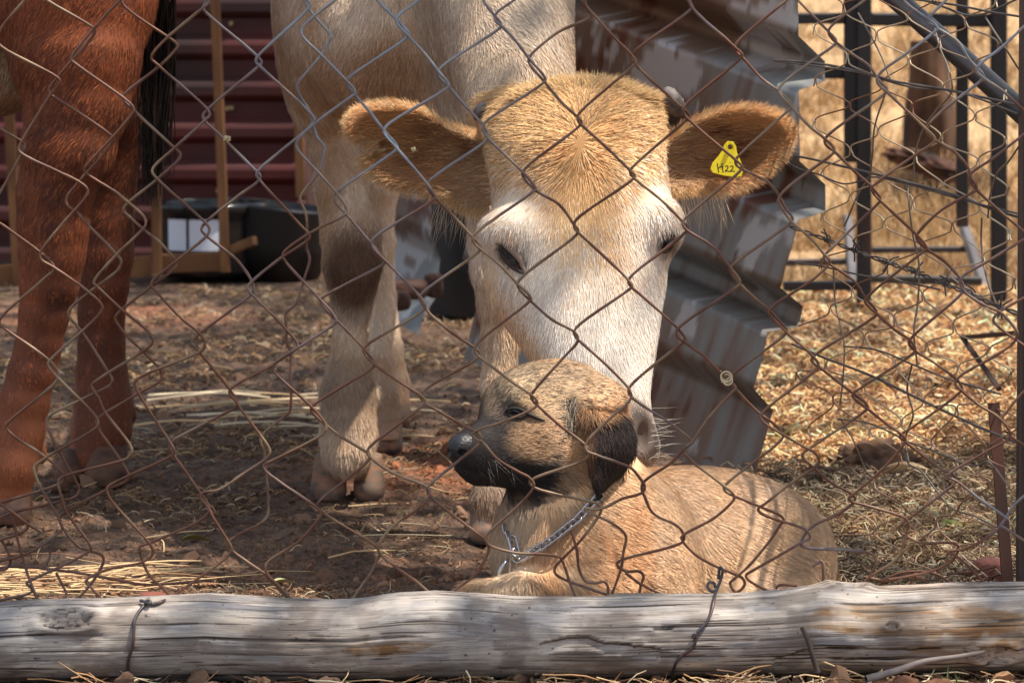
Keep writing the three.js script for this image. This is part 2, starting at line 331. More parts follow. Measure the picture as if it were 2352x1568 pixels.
{
  // a fine sheet where the animals stand, a coarser one carrying on to the horizon, in one mesh
  const xs = [], zs = [], add = (arr, a, b, s) => { for (let v = a; v < b - 1e-6; v += s) arr.push(v); };
  add(xs, -160, -20, 20); add(xs, -20, -3.2, 1.2); add(xs, -3.2, -1.3, 0.06); add(xs, -1.3, 1.4, 0.0075); add(xs, 1.4, 3.2, 0.06); add(xs, 3.2, 20, 1.2); add(xs, 20, 160, 20); xs.push(160);
  add(zs, -200, -40, 16); add(zs, -40, -14, 2); add(zs, -14, -6, 0.16); add(zs, -6, -2.4, 0.022); add(zs, -2.4, 0.35, 0.009); add(zs, 0.35, 3, 0.1); add(zs, 3, 40, 3); zs.push(40);
  const nx = xs.length, nz = zs.length, pos = new Float32Array(nx * nz * 3), uv = new Float32Array(nx * nz * 2), idx = [];
  for (let j = 0; j < nz; j++) for (let i = 0; i < nx; i++) { const k = j * nx + i; pos.set([xs[i], groundY(xs[i], zs[j]), zs[j]], k * 3); uv.set([xs[i], zs[j]], k * 2); }
  for (let j = 0; j < nz - 1; j++) for (let i = 0; i < nx - 1; i++) { const a = j * nx + i; idx.push(a, a + nx, a + 1, a + 1, a + nx, a + nx + 1); }
  const g = new THREE.BufferGeometry();
  g.setAttribute('position', new THREE.BufferAttribute(pos, 3)); g.setAttribute('uv', new THREE.BufferAttribute(uv, 2)); g.setIndex(idx); g.computeVertexNormals();
  paint(g, soil);
  const tb = noiseTex(768, (p) => { const v = 0.5 + 0.22 * p(23, 1) + 0.2 * p(61, 2) + 0.16 * p(127, 3) + 0.14 * p(251, 4); return [v, v, v]; });
  const tm = noiseTex(768, (p) => { const v = 0.86 + 0.1 * p(17, 5) + 0.13 * p(53, 6) + 0.12 * p(131, 7) + 0.1 * p(263, 8), h = 0.04 * p(29, 9); return [v + h, v, v - h]; }, true);
  for (const t of [tb, tm]) t.repeat.set(1.7, 1.7);
  struct('ground', g, vmat({ roughness: 0.95, map: tm, bumpMap: tb, bumpScale: 0.012 }));
}

// loose crumbs of earth and dung
{
  const clod = new THREE.IcosahedronGeometry(1, 1), p = clod.attributes.position;
  for (let i = 0; i < p.count; i++) { const k = 1 + 0.35 * vnoise(p.getX(i) * 2.1, p.getY(i) * 2.1, p.getZ(i) * 2.1 + 5); p.setXYZ(i, p.getX(i) * k, p.getY(i) * k * 0.7, p.getZ(i) * k); }
  clod.computeVertexNormals();
  const items = [];
  for (let i = 0; i < 26000; i++) {
    const z = i < 1500 ? rr(0.03, 0.16) : 0.25 - 4.2 * Math.pow(rnd(), 1.4), x = rr(-0.62, 0.64) * (3.3 - z) / 3.2;
    const s = 0.0013 + 0.0045 * Math.pow(rnd(), 5) + (rnd() < 0.012 ? rr(0.004, 0.011) : 0), y = groundY(x, z), c = soil(x, y, z), k = rr(0.75, 1.5);
    items.push({ p: [x, y + s * 0.25, z], q: quat(rr(0, 6), rr(0, 6), rr(0, 6)), s: [s * rr(0.8, 1.5), s * rr(0.7, 1.1), s * rr(0.8, 1.5)], c: [c[0] * k, c[1] * k, c[2] * k] });
  }
  scatter('soil_crumbs', clod, new THREE.MeshStandardMaterial({ roughness: 1 }), items, 'crumbs of brown earth and dung strewn over the yard floor', 'soil');
}
// straw and chaff
{
  const n = 5;
  const straw = (bend) => {
    const g = new THREE.BufferGeometry(), pos = [], ii = [];
    for (let i = 0; i < n; i++) { const t = i / (n - 1); for (let s = 0; s < 3; s++) { const a = s * 2.094; pos.push(t - 0.5, bend * Math.sin(t * 3.1) * 0.5 + 0.004 * Math.cos(a), bend * Math.sin(t * 4 + 1) + 0.004 * Math.sin(a)); } }
    for (let i = 0; i < n - 1; i++) for (let s = 0; s < 3; s++) { const a = i * 3 + s, b = i * 3 + (s + 1) % 3; ii.push(a, b, a + 3, b, b + 3, a + 3); }
    g.setAttribute('position', new THREE.BufferAttribute(new Float32Array(pos), 3)); g.setIndex(ii); g.computeVertexNormals();
    return g;
  };
  const SC = [rgb(228, 194, 146), rgb(210, 162, 112), rgb(172, 128, 92), rgb(240, 220, 184), rgb(134, 102, 80), rgb(216, 184, 138)];
  const inside = (x, z, m = 0.06) => Math.abs(x) < (3.2 - z) * 0.172 + m;
  // length sets x; y and z scales give the thickness relative to a section of 4 mm per metre of scale
  const put = (arr, x, z, L, w, c, tilt = 0.12, up = 0) => { const y = groundY(x, z); arr.push({ p: [x, y + 0.002 + up + Math.abs(tilt) * L * 0.3, z], q: quat(rr(0, 6.28), rr(0, 6.28), gauss() * tilt), s: [L, w / 0.008, w / 0.008], c }); };
  const yard = [], litter = [], shade = (c) => { const k = rr(0.6, 1.12); return [c[0] * k, c[1] * k, c[2] * k]; };
  const pick = () => SC[Math.floor(rnd() * SC.length)];
  for (let i = 0; i < 42000; i++) {
    const z = 0.2 - 5.5 * Math.pow(rnd(), 1.3), x = rr(-0.75, 0.5) * (3.3 - z) / 3.0;
    if (!inside(x, z) || fbm(x * 4, z * 4, 8, 3) < 0.0 + 0.35 * rnd() - 0.12 * ss(-1.6, -3, z)) continue;
    if (strawy(x, z) > 0.7) continue;
    const dk = rr(0.3, 0.95), cc = shade(pick()), c = [cc[0] * dk, cc[1] * dk * 0.97, cc[2] * dk * 0.95], far = ss(-0.8, -2.5, z);
    put(yard, x, z, rr(0.007, 0.034) * (1 + far * 0.7) * (rnd() < 0.08 ? 2.2 : 1), rr(0.001, 0.0024) * (1 + far * 0.8), c, 0.12);
  }
  for (let i = 0; i < 120; i++) { const x = rr(-0.66, -0.38) * 1.07, z = -0.53 + gauss() * 0.09, c = shade(SC[[0, 2, 5][i % 3]]); put(yard, x, z, rr(0.05, 0.2), rr(0.0012, 0.0028), c, 0.05, rr(0, 0.012)); yard[yard.length - 1].q = quat(0, gauss() * 0.6, gauss() * 0.08); }
  for (let i = 0; i < 70; i++) { const z = rr(-2.4, -0.35), x = rr(-0.6, 0.25) * (3.3 - z) / 3.2; put(yard, x, z, rr(0.06, 0.22), rr(0.0015, 0.003), shade(SC[[0, 3, 5][i % 3]]), 0.04); }
  for (let i = 0; i < 26; i++) { const z = rr(-2.5, -1.9), x = rr(-0.62, -0.2); put(yard, x, z, rr(0.1, 0.26), rr(0.003, 0.006), shade(SC[i % 2 ? 3 : 5]), 0.02, 0.004); yard[yard.length - 1].q = quat(0, gauss() * 0.3, 0); }
  for (let i = 0; i < 62000; i++) {
    const z = -0.06 - 4.4 * Math.pow(rnd(), 1.15), x = rr(0.12, 0.68) * (3.3 - z) / 3.0;
    if (!inside(x, z, 0.1) || rnd() > clamp(strawy(x, z)) || fbm(x * 6, z * 6, 3, 2) < -0.32) continue;
    const cc = shade(pick()), lt = 1.25 * clamp(0.78 + 1.1 * fbm(x * 5, z * 4, 31, 3) + 0.25 * ss(-1.3, -1.7, z), 0.4, 1.15), shadeGrey = ss(-1.55, -1.3, z + 0.12 * vnoise(x * 7, z * 7, 3)) * 0.5, g0 = (cc[0] + cc[1]) * 0.24, c = mixc([Math.min(0.95, cc[0] * lt * 1.06), cc[1] * lt, cc[2] * lt * 0.92], [g0 * 1.12, g0 * 0.95, g0 * 0.68], shadeGrey), far = ss(-0.8, -3, z);  // straw nearer than the sun patch greyed and darkened: shade painted in
    put(litter, x, z, rr(0.014, 0.06) * (1 + 0.5 * far), rr(0.0011, 0.0032) * (1 + far * 0.9), c, 0.2, rnd() * 0.012);
  }
  // the trampled floor in front of the log
  for (let i = 0; i < 420; i++) { const x = rr(-0.6, 0.6), z = rr(0.05, 0.12); if (x < -0.1 && rnd() < 0.75) continue; put(yard, x, z, rr(0.015, 0.07), rr(0.0009, 0.0022), shade(pick()), 0.35, 0.003); }
  const m = new THREE.MeshStandardMaterial({ roughness: 0.75 });
  scatter('yard_straw', straw(0.025), m, yard, 'thin scattering of straw bits trodden into the brown yard', 'straw');
  scatter('straw_litter', straw(0.06), m, litter, 'thick golden litter of straw and dry grass right of the metal sheet', 'straw');
  // dry grass of the field beyond
  const grass = [], GC = [rgb(232, 194, 142), rgb(214, 170, 116), rgb(242, 212, 166), rgb(186, 144, 100), rgb(206, 172, 122)];
  for (let i = 0; i < 46000; i++) {
    const z = i < 26000 ? rr(-7.2, -3.1) : -7 - 9 * Math.pow(rnd(), 1.2), x = i < 26000 ? rr(0.3, 1.9) : rr(-0.2, 3.4);
    if (z < -4.2 ? !inside(x, z, 0.3) : rnd() > 0.5) continue;
    if (fbm(x * 2.2, z * 2.2, 6, 3) < -0.12) continue;
    const h = rr(0.03, 0.11) * (z < -6 ? 1.7 : 1) * (z > -4.4 ? 0.6 : 1), c = shade(GC[Math.floor(rnd() * 5)]);
    grass.push({ p: [x, groundY(x, z) - 0.004, z], q: quat(gauss() * 0.9, rr(0, 6.28), gauss() * 0.9), s: [rr(0.003, 0.007) * (z < -7 ? 2 : 1), h, h], c });
  }
  scatter('dry_grass', bladeGeo(0.35, 3), new THREE.MeshStandardMaterial({ roughness: 0.8, side: THREE.DoubleSide }), grass, 'sunlit dry yellow grass of the field behind the black steel frames', 'grass');
}

// ------------------------------------------------------------------ the red shed at the left
const WOOD = rgb(136, 94, 56), WOOD2 = rgb(96, 62, 38);
const woodTone = (s) => (x, y, z) => { const a = fbm(x * 14 * s[0], y * 14 * s[1], z * 14 * s[2], 3), b = vnoise(x * 60 * s[0], y * 60 * s[1], z * 30 + 3); return mixc(WOOD, WOOD2, clamp(0.45 + a * 1.1 + b * 0.25)); };
{
  const ZW = -5.5, x0 = P(-500, 300, ZW)[0], x1 = P(700, 300, ZW)[0], yTop = 1.75, pitch = 95 * mpp(ZW), D = 0.024;
  const shed = thing('red_shed', 'dark red corrugated iron shed with wooden rails in the shade at the left', 'shed', [(x0 + x1) / 2, 0, ZW]);
  const y0 = P(300, 10, ZW)[1], prof = [];                              // horizontal ribs: top face catches the light
  for (let k = -9; k <= 9; k++) { const c = y0 + k * pitch; for (const [dy, dz] of [[-0.040, 0], [-0.032, D * 0.6], [-0.02, D], [0.004, D], [0.016, D * 0.82], [0.030, D * 0.25], [0.036, 0]]) { const y = c + dy; if (y > 0.02 && y < yTop) prof.push([y, dz]); } }
  prof.sort((a, b) => a[0] - b[0]);
  const pos = [], idx = [], n = 60;
  prof.forEach(([y, dz], j) => { for (let i = 0; i <= n; i++) { const x = mix(x0, x1, i / n); pos.push(x, y, ZW + dz + 0.0015 * vnoise(x * 7, y * 7, 1)); if (j && i) { const a = j * (n + 1) + i; idx.push(a - 1, a, a - n - 2, a, a - n - 1, a - n - 2); } } });
  let g = new THREE.BufferGeometry(); g.setAttribute('position', new THREE.BufferAttribute(new Float32Array(pos), 3)); g.setIndex(idx); g = g.toNonIndexed(); g.computeVertexNormals();
  paint(g, (x, y, z) => { const a = fbm(x * 3, y * 9, 2, 3); return mixc(rgb(84, 19, 14), rgb(44, 11, 9), clamp(0.5 + a)); });
  part(shed, 'wall', g, vmat({ roughness: 0.62 }));
  const sideG = new THREE.BoxGeometry(0.02, yTop, 2.6); sideG.translate(x1 - 0.012, yTop / 2, ZW - 1.32);
  part(shed, 'side_wall', sideG, mat({ color: flatc(rgb(70, 28, 24)) }));
  const backG = new THREE.BoxGeometry(x1 - x0, yTop, 0.02); backG.translate((x0 + x1) / 2, yTop / 2, ZW - 2.6);
  part(shed, 'back_wall', backG, mat({ color: flatc(rgb(70, 28, 24)) }));
  const roofG = new THREE.BoxGeometry(x1 - x0 + 0.1, 0.02, 2.7); roofG.rotateX(0.06); roofG.translate((x0 + x1) / 2, yTop + 0.06, ZW - 1.32);
  part(shed, 'roof', roofG, mat({ color: flatc(rgb(120, 110, 100)), metalness: 0.3, roughness: 0.5 }));
  const wood = vmat({ roughness: 0.85 });
  const rail = (a, b, w, h, up, name) => part(shed, name, paint(barGeo(a, b, w, h, up), woodTone(Math.abs(a[1] - b[1]) > 0.3 ? [6, 0.6, 6] : [0.6, 6, 6])), wood);
  const zr = ZW + 0.55, m = mpp(zr);
  rail(P(491, -60, zr), P(517, 624, zr), 21 * m, 0.02, [0, 0, 1], 'post');
  rail(P(357, 372, zr), P(360, 630, zr), 22 * m, 0.02, [0, 0, 1], 'post');
  rail(P(8, 40, zr), P(42, 660, zr), 24 * m, 0.02, [0, 0, 1], 'post');
  rail(P(372, 605, zr - 0.02), P(520, 600, zr - 0.02), 0.02, 44 * m, [0, 1, 0], 'rail');
  rail(P(-250, 648, zr - 0.02), P(346, 610, zr - 0.02), 0.02, 46 * m, [0, 1, 0], 'rail');
  rail(P(530, 575, zr), P(585, 552, zr + 0.1), 0.014, 20 * m, [0, 1, 0], 'plank');
  rail(P(684, 180, ZW + 0.06), P(690, 452, ZW + 0.06), 22 * mpp(ZW), 0.03, [0, 0, 1], 'corner_post');
  const bm = mat({ color: flatc(rgb(170, 150, 110)), metalness: 0.6, roughness: 0.45 });
  for (const [px, py] of [[530, 54], [494, 250], [521, 249], [531, 248], [500, 438]]) {
    const at = P(px, py, ZW + 0.012), b = new THREE.CylinderGeometry(0.0065, 0.0075, 0.008, 10); b.rotateX(Math.PI / 2); b.translate(...at);
    const h = new THREE.CylinderGeometry(0.0035, 0.0035, 0.012, 6); h.rotateX(Math.PI / 2); h.translate(at[0], at[1], at[2] + 0.006);
    part(shed, 'bolt', mergeGeometries([b, h]), bm);
  }
}
// black trough in front of the shed
{
  const z = -5.18, c = P(480, 590, z), m = mpp(z), t = thing('feed_trough', 'glossy black round feed trough with painted pale square reflections before the red shed', 'trough', [c[0], 0, z]);
  const top = P(480, 462, z)[1], R = 128 * m, blk = mat({ color: flatc([0.012, 0.013, 0.015]), roughness: 0.22 });
  const pts = [[0.001, 0.01], [R * 0.82, 0.01], [R * 0.9, 0.03], [R * 0.93, top - 0.06], [R * 0.97, top - 0.035], [R * 1.02, top - 0.03], [R * 1.04, top - 0.012], [R * 1.02, top], [R * 0.96, top - 0.004], [R * 0.9, top - 0.05], [R * 0.85, 0.06], [0.001, 0.05]].map((a) => new THREE.Vector2(...a));
  const g = new THREE.LatheGeometry(pts, 48); g.translate(c[0], 0, z);
  part(t, 'bowl', g, blk);
  const reflPatch = (x0, x1, y0, y1, bow) => {
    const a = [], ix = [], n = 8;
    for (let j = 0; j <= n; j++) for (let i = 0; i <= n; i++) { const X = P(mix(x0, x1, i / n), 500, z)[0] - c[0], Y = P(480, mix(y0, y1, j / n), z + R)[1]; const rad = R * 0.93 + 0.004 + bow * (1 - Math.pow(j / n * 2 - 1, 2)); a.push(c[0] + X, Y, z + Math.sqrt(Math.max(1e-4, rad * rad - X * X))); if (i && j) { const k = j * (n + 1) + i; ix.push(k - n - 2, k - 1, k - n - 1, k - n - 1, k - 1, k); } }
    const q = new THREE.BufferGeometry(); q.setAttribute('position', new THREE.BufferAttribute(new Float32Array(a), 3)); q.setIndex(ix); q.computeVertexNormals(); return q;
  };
  const white = mat({ color: flatc([0.75, 0.8, 0.9]), roughness: 0.35 });  // window reflections on the gloss, painted as pale patches on the bowl
  part(t, 'painted_reflection', reflPatch(396, 439, 498, 577, 0), white, 'pale painted reflection on the left of the trough side');
  part(t, 'painted_reflection', reflPatch(446, 513, 498, 577, 0), white, 'pale painted reflection on the right of the trough side');
  const d = thing('rubber_tub', 'low black rubber tub lying right of the glossy feed trough', 'tub', [...P(625, 600, z - 0.04)].map((v, i) => i === 1 ? 0 : v));
  const g2 = new THREE.LatheGeometry([[0.001, 0], [0.13, 0], [0.15, 0.1], [0.165, 0.2], [0.17, 0.205], [0.158, 0.21], [0.14, 0.12], [0.001, 0.04]].map((a) => new THREE.Vector2(...a)), 40); g2.rotateZ(-0.12); g2.translate(d.position.x, 0.0, d.position.z);
  part(d, 'bowl', g2, mat({ color: flatc([0.012, 0.011, 0.012]), roughness: 0.5 }));
}

// ------------------------------------------------------------------ corrugated iron sheets
const ZINC = rgb(160, 168, 172), ZINC2 = rgb(132, 130, 124), RUST = rgb(134, 96, 72), RUST2 = rgb(104, 62, 46);
function sheet(o, name, O, n, r, up, steps, s0, s1, skew, spot, shadeDim = 1) {
  const N = new THREE.Vector3(...n).normalize(), R = new THREE.Vector3(...r); R.addScaledVector(N, -R.dot(N)).normalize();
  const Q = new THREE.Vector3().crossVectors(R, N).normalize(); if (Q.y > 0) Q.negate();                    // Q runs down the sheet
  const pos = [], idx = [], col = [], nS = 150, OV = new THREE.Vector3(...O), v = new THREE.Vector3();
  const rows = [];
  for (let i = 1; i < steps.length; i++) { const [t0, d0] = steps[i - 1], [t1, d1] = steps[i], k = Math.max(1, Math.round((t1 - t0) / 0.012)); for (let q = 0; q < k; q++) rows.push([mix(t0, t1, q / k), mix(d0, d1, q / k)]); }
  rows.push(steps[steps.length - 1]);
  for (const back of [0, 1]) rows.forEach(([t, d], j) => { for (let i = 0; i <= nS; i++) {
    const s = mix(s0, s1, i / nS) + (typeof skew === 'function' ? skew(t) : skew * t), w = 0.003 * fbm(s * 5, t * 5, 2, 2) + (i === nS ? 0.002 * vnoise(t * 40, 1, 1) : 0);
    v.copy(OV).addScaledVector(R, s).addScaledVector(Q, t).addScaledVector(N, d + w - back * 0.0016);
    pos.push(v.x, v.y, v.z);
    const a = fbm(s * 4, t * 3, 4, 4), b = fbm(s * 60, t * 5, 1, 3), e = vnoise(s * 130, t * 12, 2), run = clamp(0.5 + 0.9 * b);
    let c = mixc(ZINC, ZINC2, clamp(0.45 + a));
    c = mixc(c, RUST, clamp(ss(0.02, 0.4, 1.1 * a + 0.3 * b + 0.1 * e - 0.06) * 0.6 + 0.05 * run)); c = mixc(c, [c[0] * 0.6, c[1] * 0.58, c[2] * 0.56], 0.6 * clamp(0.5 * e + 0.6 * b + 0.1));
    c = mixc(c, RUST2, 0.85 * ss(0.16, 0.22, fbm(s * 9, t * 7, 14, 4) + 0.25 * b + 0.05 * e - 0.12)); c = mixc(c, rgb(214, 216, 218), 0.6 * ss(0.14, 0.2, fbm(s * 14, t * 11, 24, 4) + 0.1 * e - 0.1));
    if (spot) for (const [ss0, tt0, rs, rt] of spot) c = mixc(c, rgb(66, 30, 22), ss(1.15, 0.65, Math.hypot((s - ss0) / rs, (t - tt0) / rt) + 0.4 * b));
    col.push(c[0] * shadeDim, c[1] * shadeDim, c[2] * shadeDim);
    if (j && i) { const k = back * rows.length * (nS + 1) + j * (nS + 1) + i; idx.push(k - nS - 2, k - 1, k - nS - 1, k - nS - 1, k - 1, k); }
  } });
  let g = new THREE.BufferGeometry(); g.setAttribute('position', new THREE.BufferAttribute(new Float32Array(pos), 3)); g.setAttribute('color', new THREE.BufferAttribute(new Float32Array(col), 3)); g.setIndex(idx); g.computeVertexNormals();
  return part(o, name, g, vmat({ roughness: 0.45, metalness: 0.15 }));
}
{
  const zR = -1.42, O = P(1832, -306, zR), t = thing('corrugated_sheet', 'weathered grey corrugated iron sheet leaning right of the calf', 'metal sheet', [O[0] - 0.15, 0, zR - 0.1]);
  const k = 1 / F * (3.2 - zR) * 0.886, st = [], D = 0.076;
  const seg = (a, d) => st.push([(a + 330) * k, d]);
  seg(-330, 0); seg(-230, 0); seg(-185, -D); seg(-130, -D); seg(-95, 0); seg(75, 0); seg(118, -D); seg(165, -D); seg(205, 0); seg(372, 0); seg(414, -D); seg(478, -D); seg(512, 0); seg(690, 0); seg(728, -D); seg(782, -D); seg(806, 0); seg(955, 0); seg(1005, -D * 0.9); seg(1230, -D * 0.9);
  sheet(t, 'sheet', O, [-0.62, 0.16, 0.78], [0.82, -0.3, 0.6], null, st, -0.62, 0, (t) => 0.42 * t - 0.34 * Math.max(0, t - 0.5), [[-0.09, 0.5, 0.028, 0.05]]);
}
{
  const zR = -3.55, O = P(1000, 330, zR), t = thing('corrugated_sheet', 'bent grey corrugated sheet lying in the shade behind the calf legs', 'metal sheet', [O[0] - 0.1, 0, zR - 0.1]);
  const k = 1 / F * (3.2 - zR), st = [], D = 0.05, seg = (a, d) => st.push([(a - 330) * k, d]);
  seg(330, 0); seg(470, 0); seg(520, -D * 0.2); seg(560, -D); seg(640, -D); seg(690, 0); seg(735, 0.02);
  sheet(t, 'sheet', O, [-0.5, 0.3, 0.8], [0.86, -0.4, 0.3], null, st, -0.25, 0.0, 0.5, null, 0.6);  // last value darkens this sheet: its shade painted into the colour
}
// black drum added in place of a deep shadow, and stones behind the calf
{
  const c = P(1085, 700, -4.0), t = thing('shadow_drum', 'added black drum standing for the deep shadow behind the calf legs', 'drum', [c[0], 0, -4.0]);
  const g = new THREE.LatheGeometry([[0.001, 0.005], [0.1, 0.005], [0.105, 0.02], [0.11, 0.12], [0.115, 0.125], [0.11, 0.13], [0.11, 0.3], [0.1, 0.32], [0.001, 0.32]].map((a) => new THREE.Vector2(...a)), 32); g.translate(c[0], 0, -4.0);
  part(t, 'barrel', g, mat({ color: flatc([0.008, 0.008, 0.009]), roughness: 0.55 }));
}
function stone(px, py, z, w, h, c, label, cat = 'stone') {
  const g = new THREE.IcosahedronGeometry(1, 4), p = g.attributes.position, at = P(px, py, z), m = mpp(z);
  for (let i = 0; i < p.count; i++) { const x = p.getX(i), y = p.getY(i), q = p.getZ(i), k = 1 + 0.2 * fbm(x * 1.4 + px, y * 1.4, q * 1.4, 3) + 0.03 * vnoise(x * 9, y * 9, q * 9); const b = Math.min(1, 0.72 / Math.max(Math.abs(x), Math.abs(y), Math.abs(q))); const e = mix(1, b * 1.25, 0.5); p.setXYZ(i, at[0] + x * k * e * w * m, at[1] + y * k * e * h * m, z + q * k * e * w * m * 0.8); }
  g.computeVertexNormals();
  paint(g, (x, y, q) => { const k = 0.85 + 0.35 * fbm(x * 40, y * 40, q * 40, 3); return [c[0] * k, c[1] * k, c[2] * k]; });
  return single('stone', g, vmat({ roughness: 0.9 }), label, cat, [at[0], Math.max(0, at[1] - h * m), z]);
}
stone(935, 665, -3.2, 50, 26, rgb(96, 66, 54), 'dark reddish stone lying on its side behind the calf hind leg');
stone(915, 690, -3.05, 30, 24, rgb(84, 56, 46), 'small dark stone touching the front of the larger one behind the calf');
stone(995, 655, -3.25, 24, 30, rgb(78, 54, 44), 'narrow upright dark stone below the bent sheet');
stone(2272, 1322, -0.47, 46, 44, rgb(140, 88, 78), 'rounded reddish stone beside the foot of the rusty stake');
stone(350, 1378, -0.42, 34, 20, rgb(146, 84, 68), 'smooth reddish stone half hidden behind the log at the left wire tie');

// ------------------------------------------------------------------ black steel frames beyond the netting
{
  const z = -4.1, m = mpp(z), c = P(2080, 740, z), t = thing('steel_frame', 'black square tube steel gate frames standing in the dry grass', 'gate', [c[0], 0, z]);
  const bm = vmat({ roughness: 0.5, metalness: 0.2 });
  const bar = (a, b, w, name, za = z, zb = za, tone = [0.016, 0.014, 0.016]) => part(t, name, paint(barGeo(P(a[0], a[1], za), P(b[0], b[1], zb), w * m, w * m * 0.8, Math.abs(a[1] - b[1]) > Math.abs(a[0] - b[0]) ? [0, 0, 1] : [0, 1, 0], 0.14), (x, y, q) => { const k = 1 + 0.5 * fbm(x * 12, y * 12, q * 12, 3), r = ss(0.2, 0.5, fbm(x * 9, y * 5, q * 9, 3)); return mixc([tone[0] * k, tone[1] * k, tone[2] * k], rgb(84, 52, 40), r * 0.5); }), bm);
  bar([1955, -160], [1955, 372], 31, 'upright'); bar([1985, -160], [1985, 735], 33, 'upright', z + 0.012);
  bar([2211, -160], [2211, 520], 27, 'upright', z - 0.02); bar([2295, -160], [2295, 735], 36, 'upright', z + 0.03);
  bar([1800, 42], [1938, 42], 32, 'rail'); bar([2003, 44], [2276, 47], 38, 'rail'); bar([1780, 167], [1938, 167], 34, 'rail', z - 0.03); bar([1842, 733], [2312, 737], 36, 'rail', z + 0.07);
  const grey = [0.13, 0.115, 0.115];
  bar([1800, 657], [1966, 655], 26, 'rung', z - 0.05, z - 0.05, [0.035, 0.03, 0.03]); bar([1805, 603], [1962, 600], 20, 'rung', z - 0.6, z - 0.6, [0.05, 0.045, 0.045]); bar([2003, 640], [2255, 645], 24, 'rung', z - 0.3, z - 0.3, [0.03, 0.027, 0.027]); bar([2003, 574], [2235, 572], 20, 'rung', z - 1.0, z - 1.0, [0.04, 0.035, 0.035]);
  bar([2208, 500], [2276, 705], 26, 'stay', z - 1.3, z - 0.25, grey); bar([1948, 500], [1962, 700], 22, 'stay', z - 0.9, z - 0.2, grey);
}
// diagonal pipe bracing the corner
{
  const a = P(1985, -70, -0.95), b = P(2395, 300, -0.5), m = mpp(-0.7);
  const g = wireGeo([a, b].map((p) => p), 25 * m, { sides: 20, smooth: false });
  paint(g, (x, y, z) => { const k = 0.8 + 0.5 * fbm(x * 30, y * 30, z * 30, 3); return mixc([0.03 * k, 0.03 * k, 0.034 * k], rgb(120, 110, 108), ss(0.1, 0.45, fbm(x * 25, y * 60, z * 25, 3)) * 0.5); });
  single('brace_pipe', g, vmat({ roughness: 0.42, metalness: 0.25 }), 'black round steel pipe slanting down from the top to the right post', 'pipe', [b[0], 0, -0.5]);
  // a part of the pipe goes on down to the ground outside the frame
}
{
  const z = -0.05, a = P(2362, 1350, z), w = 62 * mpp(z), t = thing('fence_post', 'dark weathered wooden fence post at the right edge', 'post', [a[0], 0, z]);
  const g = new THREE.BoxGeometry(w, 0.86, w, 14, 90, 14), p = g.attributes.position;
  for (let i = 0; i < p.count; i++) { const x = p.getX(i), y = p.getY(i), q = p.getZ(i); const k = 1 + 0.08 * fbm(x * 90, y * 4, q * 90, 3); p.setXYZ(i, a[0] + x * k - y * 0.012, 0.4 + y, z + q * k); }
  g.computeVertexNormals();
  paint(g, (x, y, q) => mixc(rgb(54, 44, 40), rgb(92, 76, 68), clamp(0.4 + 1.2 * fbm(x * 130, y * 6, q * 130, 3))));
  part(t, 'post_body', g, vmat({ roughness: 0.9 }));
}
{
  const z = -0.09, g = barGeo(P(2331, 1530, z), P(2283, 925, z - 0.05), 27 * mpp(z), 0.006, [0, 0, 1], 0.05);
  paint(g, (x, y, q) => { const a = fbm(x * 60, y * 30, q * 60, 4); return mixc(rgb(104, 66, 54), rgb(58, 40, 36), clamp(0.5 + a * 1.4)); });
  single('iron_stake', g, vmat({ roughness: 0.8, metalness: 0.15 }), 'rusty flat iron stake leaning beside the dark fence post', 'stake', P(2322, 1400, z));
}
{
  const t = thing('angle_iron', 'thin rusty iron rod bent to an angle above the litter at right', 'iron rod', [...P(2290, 900, -1.2)].map((v, i) => i === 1 ? 0 : v));
  const rm = vmat({ roughness: 0.8 }), rc = (x, y, z) => mixc(rgb(92, 64, 56), rgb(56, 42, 40), clamp(0.5 + fbm(x * 50, y * 50, z * 50, 3) * 1.4));
  part(t, 'rod', paint(barGeo(P(2210, 772, -1.9), P(2296, 893, -1.75), 0.009, 0.009, [0, 0, 1]), rc), rm);
  part(t, 'rod', paint(barGeo(P(2212, 775, -1.9), P(2345, 764, -1.6), 0.008, 0.008), rc), rm);
  const b = P(2290, 913, -2.4), g = new THREE.BoxGeometry(0.09, 0.03, 0.05, 8, 3, 4); g.rotateY(0.25); g.rotateZ(-0.08); g.translate(...b);
  paint(g, (x, y, z) => { const k = 0.85 + 0.4 * fbm(x * 60, y * 60, z * 60, 3), c = rgb(150, 84, 66); return [c[0] * k, c[1] * k, c[2] * k]; });
  single('brick_shard', g, vmat({ roughness: 0.9 }), 'broken red brick lying in the litter near the right post', 'brick', b);
}
